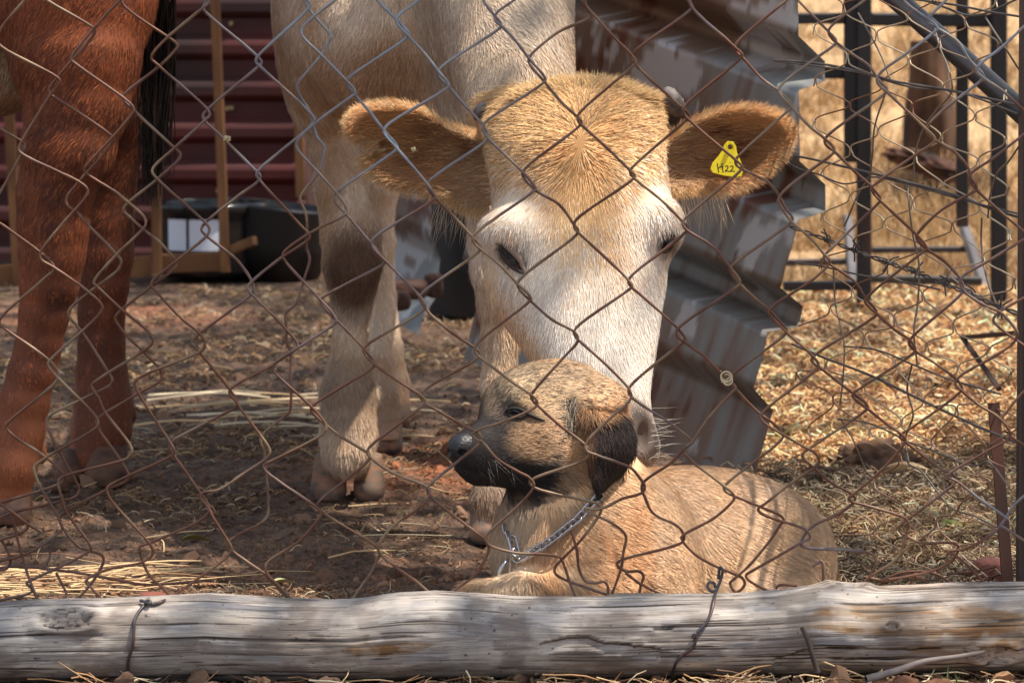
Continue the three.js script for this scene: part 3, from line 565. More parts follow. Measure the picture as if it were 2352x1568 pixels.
// far trunk and dead wood in the field
{
  const z = -8.6, a = P(2138, 320, z), t = thing('tree_trunk', 'thick brown tree stump standing in the bright grass behind the black frames', 'tree', [a[0], groundY(a[0], z), z]);
  const g = new THREE.CylinderGeometry(0.075, 0.12, 0.62, 28, 20), p = g.attributes.position;
  for (let i = 0; i < p.count; i++) { const x = p.getX(i), y = p.getY(i), q = p.getZ(i), th = Math.atan2(q, x), k = 1 + 0.22 * vnoise(th * 1.6 + 9, y * 5, 2) + 0.12 * vnoise(th * 6, y * 4, 5); p.setXYZ(i, a[0] + x * k, groundY(a[0], z) + 0.22 + y, z + q * k); }
  g.computeVertexNormals(); paint(g, (x, y, q) => mixc(rgb(104, 76, 56), rgb(48, 34, 27), clamp(0.5 + 1.6 * fbm(x * 34, y * 6, q * 34, 4))));
  part(t, 'trunk', g, vmat({ roughness: 0.95 }));
  const zz = -6.3, c = P(2128, 378, zz), d = new THREE.IcosahedronGeometry(1, 5), dp = d.attributes.position, tilt = -0.34;
  for (let i = 0; i < dp.count; i++) { const x = dp.getX(i), y = dp.getY(i), q = dp.getZ(i), k = 1 + 0.55 * fbm(x * 1.8 + 3, y * 1.8, q * 1.8, 4) + 0.2 * vnoise(x * 6, y * 6, q * 6), X = x * 0.125 * k, Y = y * 0.036 * k; dp.setXYZ(i, c[0] + X * Math.cos(tilt) - Y * Math.sin(tilt), c[1] + X * Math.sin(tilt) + Y * Math.cos(tilt), zz + q * 0.06 * k); }
  d.computeVertexNormals();
  paint(d, (x, y, q) => mixc(rgb(92, 62, 50), rgb(24, 17, 15), clamp(0.5 + 1.8 * fbm(x * 26, y * 40, q * 26, 3))));
  single('dead_log', d, vmat({ roughness: 0.95 }), 'dark gnarled piece of dead wood in the dry grass before the tree stump', 'log', P(2110, 440, zz));
  const bp = P(2150, 300, -7.4), bush = thing('dry_bush', 'low brown leafless bush growing round the tree stump in the field', 'bush', [bp[0], groundY(bp[0], -7.4), -7.4]), tw = [];
  for (let i = 0; i < 2200; i++) { const x = gauss() * 0.13, q = gauss() * 0.1, k = rr(0.5, 1.3); tw.push({ p: [x, rr(0, 0.12), q], q: quat(gauss() * 0.9, rr(0, 6.28), gauss() * 0.9), s: [0.004, rr(0.04, 0.14), 0.08], c: [0.17 * k, 0.105 * k, 0.06 * k] }); }
  scatter('twigs', bladeGeo(0.3, 3), new THREE.MeshStandardMaterial({ roughness: 0.9, side: THREE.DoubleSide }), tw, null, null, bush);
}
// ------------------------------------------------------------------ shade tree whose crown hangs over the yard
{
  const t = thing('shade_tree', 'leafy shade tree standing right of the yard, its crown above the frame', 'tree', [4.3, 0, -2.6]);
  const bark = vmat({ roughness: 0.95 });
  const wood = [wireGeo([[4.3, -0.1, -2.6], [4.22, 1.2, -2.6], [4.0, 2.4, -2.5], [3.6, 3.3, -2.3]], (q) => 0.2 * (1 - 0.45 * q), { sides: 12, step: 0.05 })];
  for (const e of [[1.2, 4.2, -0.6], [2.0, 4.4, -4.6], [0.4, 4.3, -2.4], [3.2, 4.5, 0.6], [2.0, 4.6, -1.4]]) wood.push(wireGeo([[3.75, 3.0, -2.36], [mix(3.7, e[0], 0.5), 3.7, mix(-2.3, e[2], 0.5) + 0.2], e], (q) => 0.09 * (1 - 0.8 * q), { sides: 8, step: 0.06 }));
  const wg = mergeGeometries(wood); paint(wg, (x, y, z) => mixc(rgb(100, 84, 70), rgb(60, 48, 40), clamp(0.5 + fbm(x * 12, y * 4, z * 12, 3)))); part(t, 'trunk', wg, bark);
  const gaps = GAPS, leaf = new THREE.PlaneGeometry(1, 0.55, 2, 1), lp = leaf.attributes.position, items = [];
  for (let i = 0; i < lp.count; i++) { const x = lp.getX(i); lp.setY(i, lp.getY(i) * (1 - 3.2 * x * x)); lp.setZ(i, 0.25 * x * x); }
  leaf.computeVertexNormals();
  for (let i = 0; i < LEAVES; i++) {
    const x = rr(-2.4, 1.7), z = rr(-6.3, 0.9), h = rr(3.6, 5.4);
    if (ss(0.55, 0.8, x) * ss(-1.5, -1.75, z) > rnd() || (z < -3.5 && x > -0.35)) continue;
    let gap = false;
    for (const [gx, gy, gz, gr, keep = 0] of gaps) { // a gap lets the sun through to (gx, gy, gz)
      const px = gx - SUN.x * gy / SUN.y, pz = gz - SUN.z * gy / SUN.y;
      if (Math.hypot(x - px, z - pz) < gr * (1 + 0.5 * vnoise(x * 9, z * 9, 4))) { gap = rnd() >= keep; break; }
    }
    if (gap) continue;
    const k = rr(0.6, 1.2);
    items.push({ p: [x + SUN.x * h / SUN.y - 4.3, h, z + SUN.z * h / SUN.y + 2.6], q: quat(gauss() * 0.6, rr(0, 6.28), gauss() * 0.6), s: [rr(0.08, 0.15), rr(0.08, 0.14), 0.1], c: [0.06 * k, 0.085 * k, 0.03 * k] });
  }
  scatter('crown', leaf, new THREE.MeshStandardMaterial({ roughness: 0.6, side: THREE.DoubleSide }), items, null, null, t);
}

// ------------------------------------------------------------------ the log
const LOGTOP = [[-400, 1392], [0, 1385], [60, 1379], [250, 1375], [330, 1371], [480, 1365], [520, 1368], [640, 1375], [780, 1378], [850, 1372], [900, 1362], [1000, 1358], [1060, 1361], [1200, 1369], [1400, 1370], [1550, 1364], [1700, 1362], [1800, 1354], [1860, 1345], [1895, 1338], [1940, 1347], [2040, 1347], [2200, 1340], [2352, 1337], [2800, 1332]];
const LOGBOT = [[-400, 1578], [0, 1574], [800, 1572], [1200, 1566], [1500, 1562], [1800, 1556], [2100, 1552], [2352, 1550], [2800, 1548]];
const ZL = 0.015, logRows = [];
for (let px = -400; px <= 2800; px += 40) { const a = P(px, lut(LOGTOP, px), ZL), b = P(px, lut(LOGBOT, px), ZL + 0.02); logRows.push([a[0], (a[1] + b[1]) / 2, (a[1] - b[1]) / 2]); }
const logF = (x, y, z) => Math.hypot(y - lut(logRows, x, 1), z - ZL) - lut(logRows, x, 2);
{
  const X0 = logRows[0][0], X1 = logRows[logRows.length - 1][0], nX = 760, nA = 150, W = 2048, H = 512;
  // relief: cracks along the grain, knots, a lifted sliver of old surface
  const cracks = [];
  for (let i = 0; i < 420; i++) cracks.push([rr(X0, X1), rr(0, 1), rr(0.02, 0.2) * (rnd() < 0.25 ? 2 : 1), rr(0.0008, 0.0018), rr(0.35, 1.2) * (rnd() < 0.12 ? 2.2 : 1), rr(-0.03, 0.03)]);
  const A = (px, py) => { const p = hit(logF, px, py); return p ? [p[0], Math.atan2(p[2] - ZL, p[1] - lut(logRows, p[0], 1)) / (2 * Math.PI)] : [0, 0.2]; };
  const knots = [[...A(152, 1425), 0.030, 0.013, 1], [...A(2290, 1505), 0.022, 0.012, 0.8], [...A(2050, 1438), 0.008, 0.004, 0.6], [...A(1950, 1345), 0.02, 0.012, 0.9]];
  const plates = []; { const q = [[1240, 1478], [1300, 1464], [1350, 1462], [1390, 1478], [1420, 1479], [1515, 1490], [1518, 1500]]; for (const [a, b] of q) plates.push(A(a, b)); }
  const plateEdge = (x) => { if (x < plates[0][0] || x > plates[plates.length - 1][0]) return null; return lut(plates, x); };
  const edge2 = []; for (const [a, b] of [[1780, 1515], [1850, 1492], [1950, 1487], [2100, 1492], [2150, 1487], [2240, 1480], [2300, 1492], [2420, 1490]]) edge2.push(A(a, b));
  const R = 0.045 * 2 * Math.PI;
  const brown = [[A(875, 1490), 0.045, 0.009, 1], [A(1935, 1425), 0.04, 0.011, 0.7], [A(2150, 1430), 0.1, 0.018, 0.75], [A(2210, 1485), 0.06, 0.012, 0.7], [A(1990, 1408), 0.05, 0.01, 0.6], [A(2330, 1440), 0.05, 0.014, 0.6]].map(([p, a, b, k]) => [...p, a, b, k]);
  const relief = (x, v, near) => {                                            // v: turn 0..1 round the log, metres along x -> [depth, crack, knot, step]
    let d = 0, cr = 0, kn = 0, fresh = 0;
    const gw = 0.006 * fbm(x * 3, v * 5, 3, 2);
    let wx = 0; for (const [kx, kv, ka, kb] of knots) { const dx = (x - kx) / ka, dv = (v - kv) * R / kb, e = Math.hypot(dx, dv); wx += Math.exp(-e * e * 0.6) * Math.sign(dv || 1) * 0.006; }
    const vv = v + gw * 0.4 + wx;
    d += 0.0002 * vnoise(x * 6, vv * 110, 1) + 0.0002 * vnoise(x * 14, vv * 300, 2) + 0.0022 * fbm(x * 7, v * 9, 5, 3) + 0.0006 * fbm(x * 60, v * 30, 5, 3);
    for (const [cx, cv, L, w, k, sl] of near ?? cracks) {
      if (Math.abs(x - cx) > L / 2) continue;
      let dv = vv - cv - sl * (x - cx) * 0.3 - 0.003 * vnoise(x * 22, cv * 50, 3); dv -= Math.round(dv);
      const e = Math.abs(dv) * R / (w * (1 - Math.pow(2 * (x - cx) / L, 2)));
      if (e < 1) { d -= 0.0011 * k * (1 - e * e); cr = Math.max(cr, k * (1 - e)); }
    }
    for (const [kx, kv, ka, kb, kk] of knots) { const e = Math.hypot((x - kx) / ka, (v - kv) * R / kb); if (e < 2.4) { d += kk * (0.0045 * Math.exp(-Math.pow((e - 1.15) * 3, 2)) - 0.003 * (e < 1 ? 1 - e * e : 0)); if (e < 1) { kn = Math.max(kn, kk * (1 - e)); const c = Math.abs(vnoise(x * 120, v * 160, 8)); if (c < 0.12) { d -= 0.003; cr = Math.max(cr, 0.8); } } } }
    const pe = plateEdge(x); if (pe !== null) { const dv = (v - pe) * R; if (dv > 0 && dv < 0.013) { d -= 0.005 * (1 - dv / 0.016); fresh = Math.max(fresh, 0.6); if (dv < 0.002) cr = 1; } }
    if (x > edge2[0][0]) { const q = lut(edge2, x), dv = (v - q) * R; if (dv > 0 && dv < 0.02) { d -= 0.0028 * (1 - dv / 0.02); if (dv < 0.0018) cr = Math.max(cr, 0.9); } }
    return [d, cr, kn, fresh];
  };
  const pos = new Float32Array((nX + 1) * (nA + 1) * 3), uv = new Float32Array((nX + 1) * (nA + 1) * 2), idx = [];
  for (let i = 0; i <= nX; i++) { const near = cracks.filter((c) => Math.abs(mix(X0, X1, i / nX) - c[0]) < c[2] / 2); for (let j = 0; j <= nA; j++) {
    const x = mix(X0, X1, i / nX), v = j / nA - 0.5, a = v * 2 * Math.PI, r = lut(logRows, x, 2) + relief(x, v, near)[0], k = i * (nA + 1) + j;
    pos.set([x, lut(logRows, x, 1) + Math.cos(a) * r, ZL + Math.sin(a) * r], k * 3); uv.set([i / nX, j / nA], k * 2);
    if (i && j) { const q = k; idx.push(q - nA - 2, q - 1, q - nA - 1, q - nA - 1, q - 1, q); }
  } }
  const g = new THREE.BufferGeometry(); g.setAttribute('position', new THREE.BufferAttribute(pos, 3)); g.setAttribute('uv', new THREE.BufferAttribute(uv, 2)); g.setIndex(idx); g.computeVertexNormals();
  const tex = new Uint8Array(W * H * 4), bmp = new Uint8Array(W * H * 4);
  const GREY = [190, 178, 168], BLUE = [164, 160, 160], PALE = [222, 210, 196], TAN = [204, 178, 152], BRN = [160, 118, 76], DARK = [58, 46, 40];
  for (let i = 0; i < W; i++) { const x = mix(X0, X1, (i + 0.5) / W), near = cracks.filter((c) => Math.abs(x - c[0]) < c[2] / 2); for (let j = 0; j < H; j++) {
    const v = (j + 0.5) / H - 0.5; if (v < -0.2 || v > 0.49) continue;
    const [d, cr, kn, fr] = relief(x, v, near), k = (j * W + i) * 4;
    const a = fbm(x * 6, v * 12, 1, 4), b = fbm(x * 14, v * 130, 2, 3), e = vnoise(x * 60, v * 420, 5), f = fbm(x * 22, v * 40, 8, 3);
    let c = mixc(GREY, BLUE, clamp(0.4 + 2 * fbm(x * 12, v * 22, 11, 4))); c = mixc(c, PALE, clamp(0.3 + fbm(x * 16, v * 34, 1, 4) * 2 + 0.08 * b));
    c = mixc(c, TAN, ss(0.0, 0.3, fbm(x * 5 + 3, v * 8, 21, 4) + 0.25 * ss(0.25, 0.6, x) - 0.06) * 0.55);
    for (const [bx, bv, ra, rb, kk] of brown) { const q = Math.hypot((x - bx) / ra, (v - bv) * R / rb); c = mixc(c, BRN, kk * ss(1.15, 0.8, q + 0.5 * f)); }
    c = mixc(c, DARK, clamp(cr * 1.5)); c = mixc(c, [112, 100, 92], kn * 0.6); c = mixc(c, PALE, fr * 0.6);
    { const p1 = fbm(x * 9, v * 26, 61, 5), p2 = fbm(x * 11, v * 30, 67, 5); c = mixc(c, [214, 204, 194], 0.55 * ss(0.1, 0.14, p1)); c = mixc(c, [150, 136, 126], 0.5 * ss(0.13, 0.17, p2)); if (p1 > 0.085 && p1 < 0.1) c = mixc(c, [120, 108, 98], 0.5); }
    c = mixc(c, [226, 214, 200], ss(0.05, 0.4, fbm(x * 34, v * 14, 41, 4)) * 0.55); c = mixc(c, [122, 108, 98], ss(0.08, 0.4, fbm(x * 26, v * 12, 47, 4)) * 0.5);
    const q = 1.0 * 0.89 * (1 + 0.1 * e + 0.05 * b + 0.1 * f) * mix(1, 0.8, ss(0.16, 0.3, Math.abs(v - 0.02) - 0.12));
    if (vnoise(x * 160, v * 120, 31) > 0.9) c = mixc(c, DARK, 0.6);
    for (let s = 0; s < 3; s++) tex[k + s] = clamp(c[s] * q, 0, 255); tex[k + 3] = 255;
    bmp[k] = bmp[k + 1] = bmp[k + 2] = clamp(128 + 22 * b + 40 * e + 50 * f - 90 * cr, 0, 255); bmp[k + 3] = 255;
  } }
  const T = (d, srgb) => { const t = new THREE.DataTexture(d, W, H); t.magFilter = THREE.LinearFilter; t.wrapS = t.wrapT = THREE.RepeatWrapping; if (srgb) t.colorSpace = THREE.SRGBColorSpace; t.needsUpdate = true; return t; };
  const log = thing('wooden_log', 'weathered grey wooden log lying along the foot of the wire fence', 'log', [0, 0, ZL]);
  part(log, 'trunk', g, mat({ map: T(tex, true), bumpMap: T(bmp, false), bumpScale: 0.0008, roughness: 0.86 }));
  // lifted splinter on top
  const sp = barGeo(P(1395, 1366, ZL - 0.012), P(1530, 1365, ZL - 0.006), 0.012, 0.002, [0, 1, 0], 0.2); part(log, 'splinter', sp, mat({ color: flatc(rgb(150, 140, 124)) }));
  const kn = new THREE.IcosahedronGeometry(1, 4), kp = kn.attributes.position, at = P(1925, 1350, ZL - 0.006);
  for (let i = 0; i < kp.count; i++) { const x = kp.getX(i), y = kp.getY(i), z = kp.getZ(i), k = 1 + 0.45 * fbm(x * 1.7, y * 3, z * 2, 3); kp.setXYZ(i, at[0] + x * 0.023 * k, at[1] + y * 0.008 * k - 0.003, at[2] + z * 0.014 * k); }
  kn.computeVertexNormals(); paint(kn, (x, y, z) => mixc(rgb(150, 144, 138), rgb(84, 74, 68), clamp(0.5 + 1.6 * fbm(x * 160, y * 160, z * 160, 3)))); part(log, 'knot', kn, vmat({ roughness: 0.9 }));
}
// ------------------------------------------------------------------ the calf
const CREAM = rgb(240, 220, 196), WHITE = rgb(244, 234, 220), TANC = rgb(242, 200, 142), TAND = rgb(216, 164, 108), EARC = rgb(244, 182, 122), EARD = rgb(132, 84, 56), KNEE = rgb(98, 68, 49), HOOFC = rgb(128, 106, 88);
const HZ = -0.42;
const HROWS = [[192, 1255, 1432, -0.478, -0.53, 1335], [200, 1214, 1462, -0.464, -0.55, 1335], [213, 1176, 1486, -0.45, -0.565, 1333], [234, 1142, 1506, -0.436, -0.575, 1332], [262, 1122, 1518, -0.424, -0.585, 1332], [300, 1112, 1524, -0.413, -0.6, 1333], [360, 1116, 1524, -0.403, -0.605, 1336], [420, 1128, 1536, -0.395, -0.61, 1338], [480, 1130, 1546, -0.386, -0.61, 1341], [520, 1124, 1552, -0.378, -0.6, 1345], [560, 1110, 1544, -0.372, -0.59, 1350], [600, 1105, 1532, -0.365, -0.575, 1357], [650, 1112, 1522, -0.354, -0.55, 1366], [700, 1130, 1512, -0.343, -0.525, 1376], [750, 1160, 1504, -0.331, -0.5, 1387], [800, 1196, 1496, -0.318, -0.475, 1398], [850, 1230, 1489, -0.305, -0.45, 1406], [900, 1258, 1485, -0.293, -0.42, 1414], [940, 1272, 1490, -0.285, -0.405, 1418], [980, 1282, 1504, -0.278, -0.39, 1422], [1020, 1296, 1516, -0.277, -0.38, 1424], [1050, 1316, 1514, -0.283, -0.37, 1424], [1068, 1350, 1500, -0.295, -0.355, 1424]];
const HT = HROWS.map(([y, L, R, zf, zb, m]) => { const z = (zf + zb) / 2, a = P(L, y, z), b = P(R, y, z), c = P(m, y, zf); return [-a[1], (a[0] + b[0]) / 2, (b[0] - a[0]) / 2, z, (zf - zb) / 2, c[0]]; });
const HY0 = -HT[0][0], HY1 = -HT[HT.length - 1][0];                      // top and bottom of the face
function headD(x, y, z) {
  { const ex = Math.max(Math.abs(x - 0.09) - 0.17, 0), ey = Math.max(HY1 - y, y - HY0, 0), ez = Math.max(-0.64 - z, z + 0.25, 0), e = Math.hypot(ex, ey, ez); if (e > 0.06) return e; }
  const k = -clamp(y, HY1, HY0), cx = lut(HT, k, 1), w = lut(HT, k, 2), zc = lut(HT, k, 3), dz = lut(HT, k, 4), m = lut(HT, k, 5);
  const s = (z - zc) / dz, q = Math.abs(x - cx - (m - cx) * clamp(s) * 0.9) / w, n = 2.2;
  const d = (Math.pow(Math.pow(q, n) + Math.pow(Math.abs(s), n), 1 / n) - 1) * Math.min(w, dz) * 0.95;
  const v = y > HY0 ? y - HY0 : y < HY1 ? HY1 - y : 0;
  return v > 0 ? (d > 0 ? Math.hypot(d, v) : v) : d;
}
const hE = 0.014;
const calfPrims = [
  { k: 0.02, c: P(1330, 620, -0.42), R: 0.36, f: headD },
  ell(P(1163, 532, -0.425), [0.034, 0.026, 0.04], 0.03), ell(P(1522, 515, -0.43), [0.026, 0.03, 0.04], 0.03),   // brows
  // neck
  cone(P(1195, 250, -0.62), P(1152, -60, -0.86), 0.074, 0.094, 0.05), cone(P(1152, -60, -0.86), P(1080, -380, -1.2), 0.094, 0.14, 0.03),
  cone(P(1190, 320, -0.68), P(1140, 60, -0.93), 0.05, 0.075, 0.03),
  // trunk
  cone([-0.13, 0.84, -1.22], [-0.15, 0.85, -1.95], 0.205, 0.235, 0.08), ell([-0.14, 0.92, -2.05], [0.21, 0.2, 0.2], 0.08), ell(P(905, 60, -1.12), [0.15, 0.135, 0.14], 0.06),
  ell(P(960, 175, -1.08), [0.11, 0.045, 0.08], 0.03), ell(P(745, 40, -1.24), [0.075, 0.18, 0.11], 0.06), ell(P(1085, 60, -1.02), [0.075, 0.18, 0.11], 0.05),
  // fore legs: near the left of the picture, and the one stepping forward behind the puppy
  ...limb([[758, 60, -1.24, 78], [752, 230, -1.26, 67], [784, 420, -1.26, 64], [806, 530, -1.25, 67], [809, 610, -1.245, 66], [809, 660, -1.25, 52], [806, 710, -1.255, 42], [802, 780, -1.26, 36], [801, 840, -1.255, 47], [799, 900, -1.245, 61], [799, 950, -1.24, 60], [800, 1000, -1.225, 63], [798, 1040, -1.21, 60]], 0.05),
  ell(P(848, 905, -1.29), [0.016, 0.02, 0.016], 0.015), ell(P(752, 910, -1.29), [0.014, 0.018, 0.016], 0.015),
  ...limb([[1105, 120, -1.0, 74], [1135, 380, -0.96, 68], [1140, 560, -0.91, 60], [1144, 620, -0.9, 60], [1150, 690, -0.91, 52], [1150, 780, -0.91, 42], [1148, 880, -0.9, 40], [1146, 980, -0.89, 42], [1138, 1080, -0.88, 46], [1126, 1150, -0.86, 42], [1114, 1205, -0.85, 34]], 0.05),
  // hind legs
  ...limb([[800, 60, -1.95, 120], [845, 300, -1.86, 66], [866, 440, -1.84, 42], [873, 560, -1.84, 33], [874, 700, -1.8, 26], [876, 830, -1.77, 28], [882, 920, -1.75, 33], [888, 980, -1.73, 31], [890, 1010, -1.71, 30]], 0.06),
  ...limb([[900, 60, -2.1, 110], [885, 300, -2.14, 60], [872, 440, -2.2, 40], [874, 540, -2.2, 30], [884, 680, -2.14, 24], [898, 800, -2.1, 26], [908, 880, -2.08, 31], [914, 930, -2.06, 28]], 0.06),
];
const noseR = P(1486, 1000, -0.3), noseL = P(1362, 1005, -0.3);
const calfBase = field(calfPrims);
const NR = hit(calfBase, 1484, 1000), NL = hit(calfBase, 1372, 1005), EL = hit(calfBase, 1177, 590), ER = hit(calfBase, 1536, 560), WH = hit(calfBase, 1335, 325);
const nostR = ell([NR[0], NR[1], NR[2] + 0.004], [0.0105, 0.02, 0.02], 0.01, [0, 0.3, -0.35]), nostL = ell([NL[0], NL[1], NL[2] + 0.002], [0.0095, 0.018, 0.016], 0.01, [0, -0.3, 0.35]);
const socketL = ell([EL[0] - 0.001, EL[1], EL[2] + 0.004], [0.023, 0.0065, 0.012], 0.01, [0, -0.35, -0.86]), socketR = ell([ER[0] + 0.002, ER[1], ER[2] + 0.003], [0.007, 0.015, 0.012], 0.01, [0, 0.7, -0.4]);
const calfF = (x, y, z) => {
  let d = calfBase(x, y, z);
  if (z > -0.6 && y < 0.75) {
    d = smax(d, -nostR.f(x, y, z), 0.008); d = smax(d, -nostL.f(x, y, z), 0.008); d = smax(d, -socketL.f(x, y, z), 0.006); d = smax(d, -socketR.f(x, y, z), 0.006);
  } else if (y > 0.4) d += 0.004 * vnoise(x * 9, y * 9, z * 9) + 0.0022 * vnoise(x * 24, y * 14, z * 20);   // folds of skin
  if (y < 0.035) d = Math.max(d, 0.012 - y + 0.01);
  return d;
};
let tanJ = 0;
const nosD = (x, y, z) => Math.min(Math.hypot(x - NR[0] + 0.3 * (y - NR[1]), (y - NR[1]) * 0.6, (z - NR[2]) * 0.5), Math.hypot(x - NL[0] - 0.3 * (y - NL[1]), (y - NL[1]) * 0.6, (z - NL[2]) * 0.5));
const KN = P(815, 625, -1.2), FET = P(800, 905, -1.2), FET2 = P(1135, 1120, -0.84);
const dist = (x, y, z, p) => Math.hypot(x - p[0], y - p[1], z - p[2]);
function calfColor(x, y, z, nx, ny, nz) {
  const n1 = fbm(x * 22, y * 22, z * 22, 3);
  if (headD(x, y, z) < 0.03 && z > -0.64) {                              // face
    const a = (y - HY1) / (HY0 - HY1), m = lut(HT, -clamp(y, HY1, HY0), 5), dx = Math.abs(x - m);
    let tan = ss(0.6, 0.84, a + n1 * 0.1 + tanJ * 0.12);
    tan = Math.max(tan, ss(0.38, 0.68, a + n1 * 0.08 + tanJ * 0.12) * ss(0.085, 0.02, dx));
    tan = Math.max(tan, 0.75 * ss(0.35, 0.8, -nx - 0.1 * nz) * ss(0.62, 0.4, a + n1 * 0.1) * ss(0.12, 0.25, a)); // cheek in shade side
    tan = Math.max(tan, 0.3 * ss(0.3, 0.5, a) * ss(0.7, 0.4, a) * clamp(0.5 + n1 * 2));
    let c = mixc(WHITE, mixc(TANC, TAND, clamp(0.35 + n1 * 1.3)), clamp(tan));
    c = mixc(c, mixc(c, TAND, 0.4), ss(0.05, 0.0, dist(x, y, z, WH)));
    c = mixc(c, rgb(128, 110, 100), 0.85 * ss(0.036, 0.02, nosD(x, y, z))); c = mixc(c, rgb(34, 26, 25), ss(0.022, 0.0145, nosD(x, y, z)));
    c = mixc(c, rgb(120, 106, 98), 0.8 * ss(0.05, 0.02, Math.abs(y - NR[1] + 0.012)) * ss(-0.34, -0.29, z) * ss(0.05, 0.03, Math.abs(x - (NR[0] + NL[0]) / 2)));
    const de = Math.min(Math.hypot((x - EL[0]) * 0.85 - (y - EL[1]) * -0.3, (y - EL[1]) * 1.1), Math.hypot(x - ER[0], y - ER[1]));
    c = mixc(c, rgb(64, 48, 42), 0.8 * ss(0.021, 0.011, de));
    return c;
  }
  let c = mixc(CREAM, rgb(212, 176, 138), clamp(0.35 + n1 * 1.2 + 0.6 * ss(0.75, 0.6, y) * ss(-1.4, -1.1, z) * ss(0.52, 0.62, y)));
  if (z > -0.97 && y > 0.5) c = mixc(c, rgb(196, 178, 156), 0.6);         // neck
  c = mixc(c, rgb(158, 110, 70), 0.75 * ss(0.12, 0.03, Math.hypot((x + 0.16) * 0.7, (y - 0.645) * 1.7, (z + 1.08) * 0.6)));
  c = mixc(c, KNEE, 0.95 * ss(0.085, 0.035, Math.hypot((x - KN[0]) * 1.1, (y - KN[1]) * 0.9, (z - KN[2]) * 0.6) + 0.01 * n1));
  c = mixc(c, rgb(140, 112, 90), 0.7 * ss(0.075, 0.03, Math.hypot(x - FET[0], (y - FET[1]) * 0.8, (z - FET[2]) * 0.6) + 0.015 * n1));
  c = mixc(c, rgb(120, 100, 90), 0.6 * ss(0.06, 0.03, Math.hypot(x - FET2[0], (y - FET2[1]) * 0.6, (z - FET2[2]) * 0.6)));
  if (z < -1.4 && y < 0.2) c = mixc(c, rgb(136, 100, 74), 0.6 * ss(0.18, 0.08, y));
  return mixc(c, rgb(150, 108, 82), 0.4 * ss(0.1, 0.03, y));
}
const calf = thing('calf', 'cream calf with tan forehead and brown ears lowering its head over the puppy', 'calf', [-0.13, 0, -1.3]);
const calfMat = vmat({ roughness: 0.8 });
let calfBody = meshField(calfF, [-0.62, 0.0, -2.5], [0.42, 1.2, -0.2], 0.0058);
paint(calfBody, (x, y, z, a, b, c) => { const q = calfColor(x, y, z, a, b, c), k = y < 0.05 ? 1 : 0.8; return [q[0] * k, q[1] * k * 0.96, q[2] * k * 0.9]; });
// ears: leaf shaped, cupped forward, closed shells
function earGeo(upper, lower, zr, zt, cup, curlTop, thick, nU = 40, nV = 28) {
  const tipLeft = upper[upper.length - 1][0] < upper[0][0];
  const front = [], back = [];
  for (let i = 0; i <= nU; i++) { const t = i / nU, U = [lut(upper.map((p, k) => [k / (upper.length - 1), p[0]]), t), lut(upper.map((p, k) => [k / (upper.length - 1), p[1]]), t)], L = [lut(lower.map((p, k) => [k / (lower.length - 1), p[0]]), t), lut(lower.map((p, k) => [k / (lower.length - 1), p[1]]), t)];
    for (let j = 0; j <= nV; j++) {
      const v = j / nV, q = 2 * v - 1, w = Math.hypot(U[0] - L[0], U[1] - L[1]), prof = 1 - q * q, wk = clamp(w / 190);
      const z = mix(zr, zt, t) - cup * prof * wk + curlTop * Math.pow(Math.max(0, q), 3) * wk, px = mix(L[0], U[0], v), py = mix(L[1], U[1], v);
      front.push(P(px, py, z)); back.push(P(px, py, z - thick * (0.25 + prof)));
    } }
  const pos = [...front, ...back].flat(), n = (nU + 1) * (nV + 1), idx = [], id = (i, j) => i * (nV + 1) + j;
  for (let i = 0; i < nU; i++) for (let j = 0; j < nV; j++) { const a = id(i, j), b = id(i + 1, j), c = id(i + 1, j + 1), d = id(i, j + 1); idx.push(a, b, c, a, c, d, a + n, c + n, b + n, a + n, d + n, c + n); }
  const rim = []; for (let i = 0; i <= nU; i++) rim.push(id(i, 0)); for (let j = 1; j <= nV; j++) rim.push(id(nU, j)); for (let i = nU - 1; i >= 0; i--) rim.push(id(i, nV)); for (let j = nV - 1; j > 0; j--) rim.push(id(0, j));
  for (let i = 0; i < rim.length; i++) { const a = rim[i], b = rim[(i + 1) % rim.length]; idx.push(a, a + n, b, b, a + n, b + n); }
  if (tipLeft) for (let i = 0; i < idx.length; i += 3) [idx[i], idx[i + 1]] = [idx[i + 1], idx[i]];
  const g = new THREE.BufferGeometry(); g.setAttribute('position', new THREE.BufferAttribute(new Float32Array(pos), 3)); g.setIndex(idx); g.computeVertexNormals();
  g.userData = { front, nU, nV };
  return g;
}
const LUP = [[1128, 330], [1085, 314], [1050, 302], [1010, 280], [975, 258], [935, 246], [895, 246], [865, 249], [840, 257], [822, 270], [815, 285]];
const LLO = [[1135, 470], [1100, 474], [1068, 462], [1035, 444], [995, 432], [955, 427], [915, 416], [885, 400], [860, 380], [842, 358], [830, 325]];
const RUP = [[1515, 335], [1550, 308], [1585, 286], [1620, 269], [1655, 258], [1695, 252], [1730, 254], [1762, 262], [1783, 273], [1797, 288], [1803, 302]];
const RLO = [[1520, 430], [1550, 428], [1580, 424], [1615, 427], [1645, 428], [1675, 424], [1705, 414], [1730, 399], [1756, 378], [1778, 352], [1796, 322]];
const earL = earGeo(LUP, LLO, -0.50, -0.515, 0.024, 0.006, 0.006), earR = earGeo(RUP, RLO, -0.50, -0.525, 0.026, 0.006, 0.006);
